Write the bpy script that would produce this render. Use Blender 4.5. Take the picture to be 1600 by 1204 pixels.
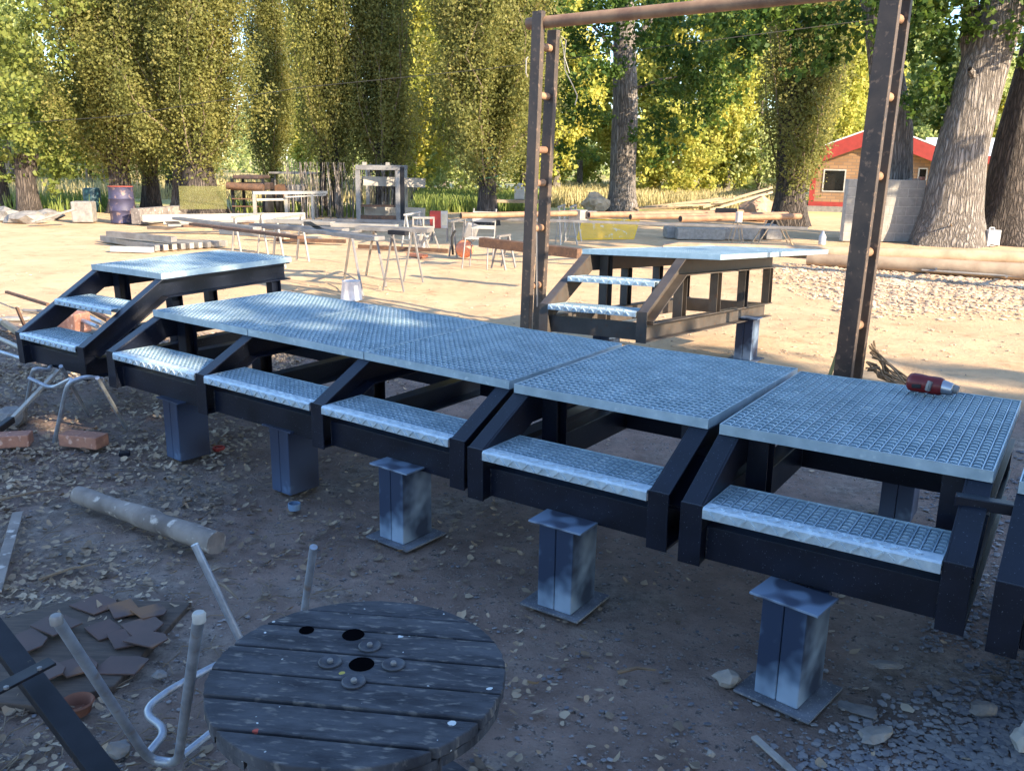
import bpy, math, random
import numpy as np
from math import sin, cos, pi, radians, sqrt, atan2, tan
from mathutils import Vector, Matrix, noise, Euler

for o in list(bpy.data.objects): bpy.data.objects.remove(o)
SC = bpy.context.scene
COL = SC.collection
# ------------------------------------------------------------------ camera
FPX, PITCH, ROLL, CH = 1385.0, radians(14.204), radians(-0.936), 1.617
Rt = Vector((1, 0, 0)); Fw = Vector((0, cos(PITCH), -sin(PITCH))); Up = Vector((0, sin(PITCH), cos(PITCH)))
cr, cu = Rt * cos(ROLL) - Up * sin(ROLL), Rt * sin(ROLL) + Up * cos(ROLL)
cam = bpy.data.cameras.new('camera'); camo = bpy.data.objects.new('camera', cam); COL.objects.link(camo)
cam.sensor_width = 36; cam.lens = FPX / 1600 * 36; cam.clip_end = 2000; cam.clip_start = .05
mw = Matrix(((cr.x, cu.x, -Fw.x, 0), (cr.y, cu.y, -Fw.y, 0), (cr.z, cu.z, -Fw.z, CH), (0, 0, 0, 1)))
camo.matrix_world = mw
SC.camera = camo

def ray(px, py):
    u, v = (px - 800) / FPX, -(py - 602) / FPX
    return cr * u + cu * v + Fw
def G(px, py, z=0.0):
    d = ray(px, py); t = (z - CH) / d.z
    return Vector((d.x * t, d.y * t, z))
def D(px, py, Y):
    d = ray(px, py); t = Y / d.y
    return Vector((d.x * t, Y, CH + d.z * t))
# ------------------------------------------------------------------ light
SAZ, SEL = radians(-42), radians(24)     # towards the sun
sdir = Vector((cos(SAZ) * cos(SEL), sin(SAZ) * cos(SEL), sin(SEL)))
W = bpy.data.worlds.new('World'); SC.world = W; W.use_nodes = True
nt = W.node_tree; nt.nodes.clear()
sky = nt.nodes.new('ShaderNodeTexSky'); sky.sky_type = 'NISHITA'; sky.sun_disc = False
sky.sun_elevation = SEL; sky.sun_rotation = atan2(sdir.x, sdir.y)
sky.air_density = 1.0; sky.dust_density = .6; sky.ozone_density = 3.5
bg = nt.nodes.new('ShaderNodeBackground'); bg.inputs[1].default_value = .15
ow = nt.nodes.new('ShaderNodeOutputWorld')
nt.links.new(sky.outputs[0], bg.inputs[0]); nt.links.new(bg.outputs[0], ow.inputs[0])
sl = bpy.data.lights.new('sun', 'SUN'); sl.energy = 4.1; sl.angle = radians(.5); sl.color = (1, .82, .58)
so = bpy.data.objects.new('sun', sl); COL.objects.link(so)
so.rotation_euler = (-sdir).to_track_quat('-Z', 'Y').to_euler()
SC.view_settings.view_transform = 'Standard'; SC.view_settings.look = 'None'
SC.view_settings.exposure = 1.78; SC.view_settings.gamma = 1
try: SC.cycles.use_denoising = True
except Exception: pass
SC.cycles.max_bounces = 6; SC.cycles.transparent_max_bounces = 12
SC.cycles.caustics_reflective = False; SC.cycles.caustics_refractive = False

rnd = random.Random(5)
# ------------------------------------------------------------------ materials
def N(t, k, **kw):
    n = t.nodes.new(k)
    for a, b in kw.items():
        if a in n.inputs.keys(): n.inputs[a].default_value = b
        else: setattr(n, a, b)
    return n
def mat(name, c, rough=.6, metal=0., c2=None, scale=8., detail=6., bump=0., bscale=None, spec=.5, lo=.35, hi=.65, stretch=None, c3=None, s3=40., l3=.6, h3=.7, trans=0., mixup=0.):
    m = bpy.data.materials.new(name); m.use_nodes = True; t = m.node_tree
    b = t.nodes['Principled BSDF']
    b.inputs['Roughness'].default_value = rough; b.inputs['Metallic'].default_value = metal
    b.inputs['Specular IOR Level'].default_value = spec
    tc = N(t, 'ShaderNodeTexCoord'); src = tc.outputs['Object']
    if stretch:
        mp = N(t, 'ShaderNodeMapping'); mp.inputs['Scale'].default_value = stretch
        t.links.new(src, mp.inputs[0]); src = mp.outputs[0]
    c2 = c2 or tuple(x * .72 for x in c)
    n1 = N(t, 'ShaderNodeTexNoise', Scale=scale, Detail=detail, Roughness=.6); t.links.new(src, n1.inputs['Vector'])
    r1 = N(t, 'ShaderNodeValToRGB'); r1.color_ramp.elements[0].position = lo; r1.color_ramp.elements[1].position = hi
    r1.color_ramp.elements[0].color = (*c2, 1); r1.color_ramp.elements[1].color = (*c, 1)
    t.links.new(n1.outputs[0], r1.inputs[0]); out = r1.outputs[0]
    if c3:
        n3 = N(t, 'ShaderNodeTexNoise', Scale=s3, Detail=3.); t.links.new(src, n3.inputs['Vector'])
        r3 = N(t, 'ShaderNodeMapRange'); r3.inputs[1].default_value = l3; r3.inputs[2].default_value = h3
        t.links.new(n3.outputs[0], r3.inputs[0])
        mx = N(t, 'ShaderNodeMix', data_type='RGBA'); t.links.new(r3.outputs[0], mx.inputs[0]); t.links.new(out, mx.inputs[6]); mx.inputs[7].default_value = (*c3, 1)
        out = mx.outputs[2]
    t.links.new(out, b.inputs['Base Color'])
    if bump:
        nb = N(t, 'ShaderNodeTexNoise', Scale=bscale or scale * 3, Detail=5.); t.links.new(src, nb.inputs['Vector'])
        bp = N(t, 'ShaderNodeBump'); bp.inputs['Distance'].default_value = bump; bp.inputs['Strength'].default_value = 1
        t.links.new(nb.outputs[0], bp.inputs['Height']); t.links.new(bp.outputs[0], b.inputs['Normal'])
    # roughness variation
    rr = N(t, 'ShaderNodeMapRange'); rr.inputs[3].default_value = max(.05, rough - .12); rr.inputs[4].default_value = min(1, rough + .12)
    t.links.new(n1.outputs[0], rr.inputs[0]); t.links.new(rr.outputs[0], b.inputs['Roughness'])
    return m
def leafmat(name, cols, tr=.35, rough=.55):
    """leaves: colour differs leaf by leaf"""
    m = bpy.data.materials.new(name); m.use_nodes = True; t = m.node_tree; t.nodes.clear()
    g = N(t, 'ShaderNodeNewGeometry'); r = N(t, 'ShaderNodeValToRGB')
    e = r.color_ramp.elements
    while len(e) < len(cols): e.new(.5)
    for i, c in enumerate(cols):
        e[i].position = i / (len(cols) - 1); e[i].color = (*c, 1)
    tc = N(t, 'ShaderNodeTexCoord'); n = N(t, 'ShaderNodeTexNoise', Scale=1.3, Detail=2.)
    t.links.new(tc.outputs['Object'], n.inputs['Vector'])
    ma = N(t, 'ShaderNodeMath', operation='MULTIPLY_ADD'); ma.inputs[1].default_value = .4
    mb = N(t, 'ShaderNodeMath', operation='MULTIPLY_ADD'); mb.inputs[1].default_value = 1.6; mb.inputs[2].default_value = -.55
    t.links.new(n.outputs[0], mb.inputs[0]); t.links.new(g.outputs['Random Per Island'], ma.inputs[0]); t.links.new(mb.outputs[0], ma.inputs[2])
    t.links.new(ma.outputs[0], r.inputs[0])
    b = N(t, 'ShaderNodeBsdfPrincipled'); b.inputs['Roughness'].default_value = rough; b.inputs['Specular IOR Level'].default_value = .3
    tl = N(t, 'ShaderNodeBsdfTranslucent'); mx = N(t, 'ShaderNodeMixShader'); mx.inputs[0].default_value = tr
    t.links.new(r.outputs[0], b.inputs['Base Color']); t.links.new(r.outputs[0], tl.inputs[0])
    t.links.new(b.outputs[0], mx.inputs[1]); t.links.new(tl.outputs[0], mx.inputs[2])
    o = N(t, 'ShaderNodeOutputMaterial'); t.links.new(mx.outputs[0], o.inputs[0])
    return m

M = {}
M['galv'] = mat('galvanised steel', (.48, .62, .71), .38, .42, (.33, .46, .55), 9, spec=.5, c3=(.56, .68, .74), s3=25, hi=.7)
M['chequer'] = mat('bright chequer plate', (.62, .73, .80), .34, .35, (.46, .57, .65), 30)
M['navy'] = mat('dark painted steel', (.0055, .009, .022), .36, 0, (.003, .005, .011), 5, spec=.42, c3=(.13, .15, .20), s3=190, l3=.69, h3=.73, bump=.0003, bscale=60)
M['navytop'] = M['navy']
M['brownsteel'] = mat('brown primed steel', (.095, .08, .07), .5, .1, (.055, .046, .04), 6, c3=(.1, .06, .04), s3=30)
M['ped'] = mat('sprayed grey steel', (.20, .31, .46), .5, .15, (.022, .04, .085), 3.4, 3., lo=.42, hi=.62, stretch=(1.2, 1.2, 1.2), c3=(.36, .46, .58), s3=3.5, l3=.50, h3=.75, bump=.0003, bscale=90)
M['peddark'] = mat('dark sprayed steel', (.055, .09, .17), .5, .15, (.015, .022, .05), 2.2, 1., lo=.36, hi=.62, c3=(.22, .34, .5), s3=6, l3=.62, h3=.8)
M['pedplate'] = mat('dusty steel plate', (.20, .22, .26), .7, .1, (.09, .10, .12), 12, c3=(.4, .38, .36), s3=120, l3=.6, h3=.7)
M['rust'] = mat('rusty steel', (.16, .085, .05), .75, .1, (.075, .045, .032), 9, bump=.0008, bscale=80, c3=(.22, .12, .07), s3=35)
M['rustlight'] = mat('weathered rust pipe', (.36, .22, .13), .7, .05, (.22, .12, .075), 6, bump=.0006, bscale=60)
M['post'] = mat('dull dark steel post', (.10, .072, .056), .6, .1, (.05, .038, .034), 5, c3=(.2, .13, .09), s3=24, bump=.0005, bscale=90)
M['palesteel'] = mat('pale zinc steel', (.40, .375, .33), .5, .2, (.28, .26, .24), 4)
M['greysteel'] = mat('grey steel', (.28, .27, .26), .5, .3, (.17, .16, .16), 5)
M['zinctube'] = mat('zinc tube', (.42, .46, .52), .42, .5, (.25, .28, .33), 14, c3=(.30, .22, .15), s3=22, l3=.62, h3=.8)
M['tan'] = mat('bare timber', (.46, .35, .23), .8, 0, (.30, .215, .14), 5, stretch=(1, 1, 6), bump=.001)
M['log'] = mat('debarked pole', (.50, .38, .26), .8, 0, (.34, .24, .16), 3, stretch=(1, 1, 1), bump=.003, bscale=20)
M['greylog'] = mat('weathered grey log', (.27, .235, .21), .85, 0, (.13, .11, .10), 5, stretch=(1, 1, 1), hi=.6, bump=.003, bscale=30, c3=(.52, .47, .42), s3=18)
M['white'] = mat('white paint', (.5, .49, .46), .5, 0, (.38, .37, .35), 6)
M['black'] = mat('black steel', (.008, .009, .013), .5, 0, (.015, .015, .02), 12, spec=.3, c3=(.12, .09, .06), s3=30, l3=.68, h3=.74)
M['brick'] = mat('brick clay', (.42, .20, .13), .9, 0, (.30, .14, .10), 20, bump=.002, bscale=60, c3=(.6, .38, .3), s3=30)
M['stone'] = mat('grey stone', (.24, .225, .215), .85, 0, (.15, .145, .145), 12, bump=.002, bscale=60)
M['palestone'] = mat('pale concrete', (.34, .32, .295), .9, 0, (.22, .205, .19), 14, bump=.002, bscale=60)
M['block'] = mat('concrete block', (.34, .325, .30), .9, 0, (.26, .25, .23), 8, bump=.003, bscale=80, c3=(.27, .25, .23), s3=50, l3=.62, h3=.75)
M['mortar'] = mat('mortar', (.50, .47, .43), .95)
M['dkconc'] = mat('old concrete', (.30, .28, .26), .9, 0, (.18, .17, .16), 8, bump=.004, bscale=40)
M['red'] = mat('red paint', (.36, .04, .032), .6, 0, (.27, .032, .026), 6)
M['redtool'] = mat('dark red plastic', (.20, .014, .014), .4, 0, (.13, .010, .011), 20)
M['chrome'] = mat('tool metal', (.5, .5, .52), .3, .9)
M['rubber'] = mat('black rubber', (.015, .015, .017), .7)
M['roofw'] = mat('white sheet roof', (.80, .82, .84), .4, .1, (.72, .74, .76), 2)
M['glass'] = mat('dark glass', (.02, .018, .016), .15, 0)
M['orange'] = mat('orange enamel', (.70, .24, .12), .5, 0, (.6, .2, .1), 6)
M['bluedrum'] = mat('blue plastic', (.02, .075, .10), .5)
M['purple'] = mat('purple drum paint', (.06, .055, .11), .6, .1, (.035, .033, .065), 5, c3=(.22, .15, .14), s3=7, l3=.55, h3=.65)
M['lid'] = mat('red lid', (.45, .10, .07), .5)
M['yellow'] = mat('yellow paint', (.80, .52, .02), .6, 0, (.68, .44, .03), 7, c3=(.6, .62, .55), s3=9, l3=.6, h3=.7)
M['green'] = mat('green cord', (.05, .16, .10), .6)
M['rope'] = mat('old rope', (.30, .22, .14), .9, 0, (.2, .14, .09), 30)
M['plastic'] = mat('translucent plastic', (.55, .58, .62), .35)
M['bluewhite'] = mat('white plastic bucket', (.66, .68, .74), .4)
M['slab'] = mat('rusty flat tile', (.115, .070, .062), .7, .1, (.075, .050, .046), 6, c3=(.20, .10, .05), s3=5, l3=.62, h3=.7)
M['board'] = mat('rotten board', (.105, .078, .062), .85, 0, (.055, .042, .035), 9, stretch=(1, 6, 1), bump=.002, bscale=20)
M['pot'] = mat('terracotta', (.20, .08, .05), .8, 0, (.11, .05, .035), 10)
M['palewood'] = mat('pale split wood', (.58, .48, .36), .85, 0, (.36, .28, .20), 5, bump=.02, bscale=12)
M['dirt'] = mat('red earth', (.50, .32, .22), .95, 0, (.38, .24, .16), 8, bump=.01, bscale=20)
M['treat'] = mat('stick wood', (.25, .19, .13), .9, 0, (.14, .10, .07), 10)
M['greenstick'] = mat('greenish lath', (.36, .36, .17), .8, 0, (.28, .28, .13), 10)
M['machine'] = mat('rusty machinery', (.09, .055, .048), .75, .1, (.045, .032, .03), 6)
M['straw'] = mat('dry grass', (.62, .50, .26), .9)
M['grass'] = mat('green grass blades', (.20, .30, .06), .8, 0, (.32, .36, .09), 3)
M['label'] = mat('pale tan label', (.62, .58, .44), .6)

def spoolmat():
    m = mat('spool planks', (.075, .078, .09), .85, 0, (.016, .018, .026), 7, 10, stretch=(1, 3, 1), bump=.006, bscale=16, c3=(.19, .175, .16), s3=26, l3=.56, h3=.72)
    t = m.node_tree; b = t.nodes['Principled BSDF']; l = b.inputs['Base Color'].links[0]; out = l.from_socket
    tc = N(t, 'ShaderNodeTexCoord')
    for col, sc, th, off in (((.6, .62, .62), 16, .035, 0), ((.42, .08, .06), 9, .022, 3), ((.45, .36, .08), 8, .022, 7), ((.5, .52, .5), 34, .03, 11)):
        mp = N(t, 'ShaderNodeMapping'); mp.inputs['Location'].default_value = (off, off * .7, 0); t.links.new(tc.outputs['Object'], mp.inputs[0])
        nn = N(t, 'ShaderNodeTexNoise', Scale=60., Detail=2.); t.links.new(mp.outputs[0], nn.inputs['Vector'])
        va = N(t, 'ShaderNodeVectorMath', operation='MULTIPLY_ADD'); va.inputs[1].default_value = (.012,) * 3
        t.links.new(nn.outputs[1], va.inputs[0]); t.links.new(mp.outputs[0], va.inputs[2])
        v = N(t, 'ShaderNodeTexVoronoi', Scale=float(sc)); t.links.new(va.outputs[0], v.inputs['Vector'])
        sp = N(t, 'ShaderNodeSeparateColor'); t.links.new(v.outputs['Color'], sp.inputs[0])
        k = N(t, 'ShaderNodeMath', operation='MULTIPLY'); t.links.new(sp.outputs[0], k.inputs[0]); k.inputs[1].default_value = .33
        k2 = N(t, 'ShaderNodeMath', operation='SUBTRACT'); t.links.new(k.outputs[0], k2.inputs[0]); k2.inputs[1].default_value = .33 * .60
        lt = N(t, 'ShaderNodeMath', operation='LESS_THAN'); t.links.new(v.outputs['Distance'], lt.inputs[0]); t.links.new(k2.outputs[0], lt.inputs[1])
        mx = N(t, 'ShaderNodeMix', data_type='RGBA'); t.links.new(lt.outputs[0], mx.inputs[0]); t.links.new(out, mx.inputs[6]); mx.inputs[7].default_value = (*col, 1)
        out = mx.outputs[2]
    t.links.new(out, b.inputs['Base Color'])
    return m
M['spool'] = spoolmat()

def brickwall():
    m = bpy.data.materials.new('face brick wall'); m.use_nodes = True; t = m.node_tree; b = t.nodes['Principled BSDF']
    tc = N(t, 'ShaderNodeTexCoord'); mp = N(t, 'ShaderNodeMapping'); mp.inputs['Rotation'].default_value = (radians(90), 0, 0)
    t.links.new(tc.outputs['Object'], mp.inputs[0])
    br = N(t, 'ShaderNodeTexBrick', Scale=1.)
    br.inputs['Color1'].default_value = (.36, .215, .115, 1); br.inputs['Color2'].default_value = (.26, .15, .08, 1); br.inputs['Mortar'].default_value = (.20, .14, .10, 1)
    br.inputs['Brick Width'].default_value = .30; br.inputs['Row Height'].default_value = .11; br.inputs['Mortar Size'].default_value = .012
    t.links.new(mp.outputs[0], br.inputs['Vector'])
    t.links.new(br.outputs[0], b.inputs['Base Color']); b.inputs['Roughness'].default_value = .85
    return m
M['brickwall'] = brickwall()

def bark(name, c1, c2, sc=1.0, bd=.05):
    m = bpy.data.materials.new(name); m.use_nodes = True; t = m.node_tree; b = t.nodes['Principled BSDF']
    tc = N(t, 'ShaderNodeTexCoord'); mp = N(t, 'ShaderNodeMapping'); mp.inputs['Scale'].default_value = (15 * sc, 15 * sc, 1.7 * sc)
    t.links.new(tc.outputs['Object'], mp.inputs[0])
    nd = N(t, 'ShaderNodeTexNoise', Scale=1.2, Detail=5.); t.links.new(mp.outputs[0], nd.inputs['Vector'])
    va = N(t, 'ShaderNodeVectorMath', operation='MULTIPLY_ADD'); va.inputs[1].default_value = (1.5,) * 3
    t.links.new(nd.outputs[1], va.inputs[0]); t.links.new(mp.outputs[0], va.inputs[2])
    v = N(t, 'ShaderNodeTexVoronoi', feature='DISTANCE_TO_EDGE', Scale=1.1); t.links.new(va.outputs[0], v.inputs['Vector'])
    mr = N(t, 'ShaderNodeMapRange'); mr.inputs[1].default_value = .0; mr.inputs[2].default_value = .32
    t.links.new(v.outputs['Distance'], mr.inputs[0])
    r = N(t, 'ShaderNodeValToRGB'); r.color_ramp.elements[0].color = (*c2, 1); r.color_ramp.elements[1].color = (*c1, 1); r.color_ramp.elements[1].position = .7
    t.links.new(mr.outputs[0], r.inputs[0]); t.links.new(r.outputs[0], b.inputs['Base Color']); b.inputs['Roughness'].default_value = .9
    ad = N(t, 'ShaderNodeMath', operation='MULTIPLY_ADD'); ad.inputs[1].default_value = .5; t.links.new(nd.outputs[0], ad.inputs[0]); t.links.new(mr.outputs[0], ad.inputs[2])
    bp = N(t, 'ShaderNodeBump'); bp.inputs['Distance'].default_value = bd; bp.inputs['Strength'].default_value = 1
    t.links.new(ad.outputs[0], bp.inputs['Height']); t.links.new(bp.outputs[0], b.inputs['Normal'])
    return m
M['bark'] = bark('furrowed bark', (.34, .30, .27), (.115, .098, .085))
M['barkdark'] = bark('dark bark', (.13, .105, .09), (.035, .028, .025))
M['twig'] = mat('twig bark', (.22, .17, .12), .9)

M['leaf_olive'] = leafmat('olive poplar leaves', [(.15, .165, .05), (.24, .25, .075), (.34, .325, .10), (.46, .41, .16)], .55)
M['leaf_yell'] = leafmat('haze-paled yellow green leaves', [(.30, .34, .07), (.44, .46, .10), (.60, .55, .13), (.72, .62, .20)], .45)  # autumn yellow, brightened further in place of distance haze
M['leaf_far'] = leafmat('haze-paled green leaves', [(.26, .34, .12), (.38, .45, .17), (.52, .55, .24), (.64, .62, .32)], .45)  # leaf green paled so the colour itself carries the distant haze
M['leaf_green'] = leafmat('green cottonwood leaves', [(.03, .07, .015), (.06, .12, .022), (.13, .20, .035), (.26, .30, .06)], .4)
M['leaf_left'] = leafmat('sunny green leaves', [(.10, .14, .035), (.18, .225, .05), (.28, .31, .08), (.40, .40, .14)], .45)
M['litter'] = leafmat('dry fallen leaves', [(.09, .066, .05), (.19, .145, .105), (.32, .245, .17), (.46, .37, .27), (.62, .55, .43)], .0, .8)

def groundmat():
    m = bpy.data.materials.new('earth ground'); m.use_nodes = True; t = m.node_tree; b = t.nodes['Principled BSDF']
    tc = N(t, 'ShaderNodeTexCoord'); P = tc.outputs['Object']
    sp = N(t, 'ShaderNodeSeparateXYZ'); t.links.new(P, sp.inputs[0])
    def nz(s, d=6., r=.6):
        n = N(t, 'ShaderNodeTexNoise', Scale=s, Detail=d, Roughness=r); t.links.new(P, n.inputs['Vector']); return n.outputs[0]
    def ramp(src, a, ca, bb, cb):
        r = N(t, 'ShaderNodeValToRGB'); r.color_ramp.elements[0].position = a; r.color_ramp.elements[1].position = bb
        r.color_ramp.elements[0].color = (*ca, 1); r.color_ramp.elements[1].color = (*cb, 1); t.links.new(src, r.inputs[0]); return r.outputs[0]
    def mth(op, a, bq, c=None):
        n = N(t, 'ShaderNodeMath', operation=op)
        for i, x in enumerate((a, bq, c)):
            if x is None: continue
            if isinstance(x, (int, float)): n.inputs[i].default_value = x
            else: t.links.new(x, n.inputs[i])
        return n.outputs[0]
    def mix(f, a, bq):
        n = N(t, 'ShaderNodeMix', data_type='RGBA'); t.links.new(f, n.inputs[0]); t.links.new(a, n.inputs[6]); t.links.new(bq, n.inputs[7]); return n.outputs[2]
    def sat(x, a, bq):
        n = N(t, 'ShaderNodeMapRange'); n.inputs[1].default_value = a; n.inputs[2].default_value = bq; t.links.new(x, n.inputs[0]); return n.outputs[0]
    shade_soil = ramp(nz(3.5, 8, .7), .35, (.175, .125, .105), .68, (.33, .245, .205))
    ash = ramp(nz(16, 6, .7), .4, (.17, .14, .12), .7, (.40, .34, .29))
    shade_soil = mix(sat(nz(.9, 4), .5, .62), shade_soil, ash)
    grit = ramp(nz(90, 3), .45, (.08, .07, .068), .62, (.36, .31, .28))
    shade_soil = mix(sat(nz(34, 3), .55, .66), shade_soil, grit)
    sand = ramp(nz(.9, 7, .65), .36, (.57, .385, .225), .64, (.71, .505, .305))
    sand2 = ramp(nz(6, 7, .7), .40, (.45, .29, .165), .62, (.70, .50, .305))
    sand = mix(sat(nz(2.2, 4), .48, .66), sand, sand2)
    # border of tree shade painted into the littered soil, running slightly down to the right
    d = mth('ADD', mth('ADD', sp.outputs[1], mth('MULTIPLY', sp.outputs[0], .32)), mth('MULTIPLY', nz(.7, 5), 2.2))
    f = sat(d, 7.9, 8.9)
    near = mix(f, shade_soil, sand)
    # field beyond the trees
    fld = ramp(nz(.25, 6), .35, (.55, .43, .20), .65, (.72, .58, .30))
    grs = ramp(nz(.6, 6), .35, (.16, .22, .05), .65, (.34, .38, .10))
    fld = mix(sat(nz(.09, 3), .5, .58), fld, grs)
    d2 = mth('ADD', sp.outputs[1], mth('MULTIPLY', nz(.5, 4), 5.))
    out = mix(sat(d2, 30, 33), near, fld)
    t.links.new(out, b.inputs['Base Color']); b.inputs['Roughness'].default_value = .95; b.inputs['Specular IOR Level'].default_value = .2
    h = mth('ADD', mth('MULTIPLY', nz(28, 6, .75), 1.), mth('MULTIPLY', nz(130, 3), .35))
    bp = N(t, 'ShaderNodeBump'); bp.inputs['Distance'].default_value = .018; bp.inputs['Strength'].default_value = .9
    t.links.new(h, bp.inputs['Height']); t.links.new(bp.outputs[0], b.inputs['Normal'])
    return m
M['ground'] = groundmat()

# ------------------------------------------------------------------ mesh helpers
class MB:
    def __init__(s): s.v = []; s.f = []
    def add(s, vs, fs):
        n = len(s.v); s.v += [tuple(v) for v in vs]; s.f += [tuple(i + n for i in f) for f in fs]; return s
    def box(s, x0, x1, y0, y1, z0, z1, T=None):
        vs = [Vector((x, y, z)) for x in (x0, x1) for y in (y0, y1) for z in (z0, z1)]
        if T is not None: vs = [T @ v for v in vs]
        return s.add(vs, [(0, 1, 3, 2), (4, 6, 7, 5), (0, 4, 5, 1), (2, 3, 7, 6), (0, 2, 6, 4), (1, 5, 7, 3)])
    def bar(s, a, b, w, h, up=(0, 0, 1)):
        a, b = Vector(a), Vector(b); d = (b - a); L = d.length; d.normalize(); up = Vector(up)
        x = d.cross(up)
        if x.length < 1e-4: x = d.cross(Vector((1, 0, 0)))
        x.normalize(); u = x.cross(d)
        vs = [p + x * sx * w / 2 + u * su * h / 2 for p in (a, b) for sx in (-1, 1) for su in (-1, 1)]
        return s.add(vs, [(0, 1, 3, 2), (4, 6, 7, 5), (0, 4, 5, 1), (2, 3, 7, 6), (0, 2, 6, 4), (1, 5, 7, 3)])
    def tube(s, pts, r, n=8, cap=True, jit=0.):
        pts = [Vector(p) for p in pts]; m = len(pts); rs = r if isinstance(r, (list, tuple)) else [r] * m
        ref = None; rings = []
        for i, p in enumerate(pts):
            d = (pts[min(i + 1, m - 1)] - pts[max(i - 1, 0)]).normalized()
            if ref is None: ref = d.orthogonal().normalized()
            x = (ref - d * ref.dot(d)); x.normalize(); ref = x; y = d.cross(x)
            rings.append([p + (x * cos(2 * pi * k / n) + y * sin(2 * pi * k / n)) * rs[i] * (1 + (rnd.uniform(-jit, jit) if jit else 0)) for k in range(n)])
        vs = [v for R in rings for v in R]
        fs = [(i * n + k, i * n + (k + 1) % n, (i + 1) * n + (k + 1) % n, (i + 1) * n + k) for i in range(m - 1) for k in range(n)]
        if cap: fs += [tuple(range(n))[::-1], tuple(range((m - 1) * n, m * n))]
        return s.add(vs, fs)
    def lathe(s, prof, n=24, c=(0, 0, 0), jit=0.):
        c = Vector(c); vs = []
        for r, z in prof:
            for k in range(n):
                a = 2 * pi * k / n; vs.append(c + Vector((r * cos(a), r * sin(a), z)))
        m = len(prof)
        fs = [(i * n + k, i * n + (k + 1) % n, (i + 1) * n + (k + 1) % n, (i + 1) * n + k) for i in range(m - 1) for k in range(n)]
        if prof[0][0] > 1e-5: fs.append(tuple(range(n))[::-1])
        if prof[-1][0] > 1e-5: fs.append(tuple(range((m - 1) * n, m * n)))
        return s.add(vs, fs)
    def prism(s, poly, x0, x1, axis='x'):
        n = len(poly)
        def P(x, a, b): return (x, a, b) if axis == 'x' else ((a, x, b) if axis == 'y' else (a, b, x))
        vs = [P(x0, a, b) for a, b in poly] + [P(x1, a, b) for a, b in poly]
        fs = [tuple(range(n))[::-1], tuple(range(n, 2 * n))] + [(i, (i + 1) % n, n + (i + 1) % n, n + i) for i in range(n)]
        return s.add(vs, fs)
    def build(s, name, m, parent=None, smooth=False, bevel=0, loc=None, rot=None):
        me = bpy.data.meshes.new(name); me.from_pydata(s.v, [], s.f); me.update()
        import bmesh
        bm = bmesh.new(); bm.from_mesh(me); bmesh.ops.recalc_face_normals(bm, faces=bm.faces); bm.to_mesh(me); bm.free()
        if m is not None: me.materials.append(m if not isinstance(m, str) else M[m])
        if smooth:
            me.polygons.foreach_set('use_smooth', [True] * len(me.polygons))
            me.set_sharp_from_angle(angle=radians(40))
        o = bpy.data.objects.new(name, me); COL.objects.link(o)
        if parent: o.parent = parent
        if loc: o.location = loc
        if rot: o.rotation_euler = rot
        if bevel:
            b = o.modifiers.new('bevel', 'BEVEL'); b.width = bevel; b.segments = 2; b.limit_method = 'ANGLE'; b.angle_limit = radians(35)
        return o
def tag(o, label=None, cat=None, group=None, kind=None):
    if label: o['label'] = label
    if cat: o['category'] = cat
    if group: o['group'] = group
    if kind: o['kind'] = kind
    return o
def empty(name, loc, rot=(0, 0, 0), label=None, cat=None, group=None):
    o = bpy.data.objects.new(name, None); COL.objects.link(o); o.empty_display_size = .1
    o.location = loc; o.rotation_euler = rot
    return tag(o, label, cat, group)
def copy_tree(o, parent=None):
    c = o.copy(); COL.objects.link(c); c.parent = parent
    for ch in list(o.children): copy_tree(ch, c)
    return c
def quadmesh(name, V, m):      # V: (n,4,3) separate quads
    n = len(V); me = bpy.data.meshes.new(name)
    me.vertices.add(n * 4); me.vertices.foreach_set('co', V.astype(np.float32).ravel())
    me.loops.add(n * 4); me.loops.foreach_set('vertex_index', np.arange(n * 4, dtype=np.int32))
    me.polygons.add(n); me.polygons.foreach_set('loop_start', np.arange(0, n * 4, 4, dtype=np.int32))
    me.polygons.foreach_set('loop_total', np.full(n, 4, dtype=np.int32))
    me.update(calc_edges=True); me.materials.append(M[m] if isinstance(m, str) else m)
    return me
def leaves(C, size, rs, flat=0.):
    """C (n,3) centres -> folded diamond leaves"""
    n = len(C); a = rs.normal(size=(n, 3)); a[:, 2] *= (1 - flat); a /= np.linalg.norm(a, axis=1)[:, None]
    b = rs.normal(size=(n, 3)); b[:, 2] *= (1 - flat); b -= (a * b).sum(1)[:, None] * a; b /= np.linalg.norm(b, axis=1)[:, None] + 1e-9
    s = (size * rs.uniform(.6, 1.35, n))[:, None]
    return np.stack([C - a * s * .55, C + b * s * .42 - a * s * .08, C + a * s * .55, C - b * s * .42 - a * s * .08], 1)

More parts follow.
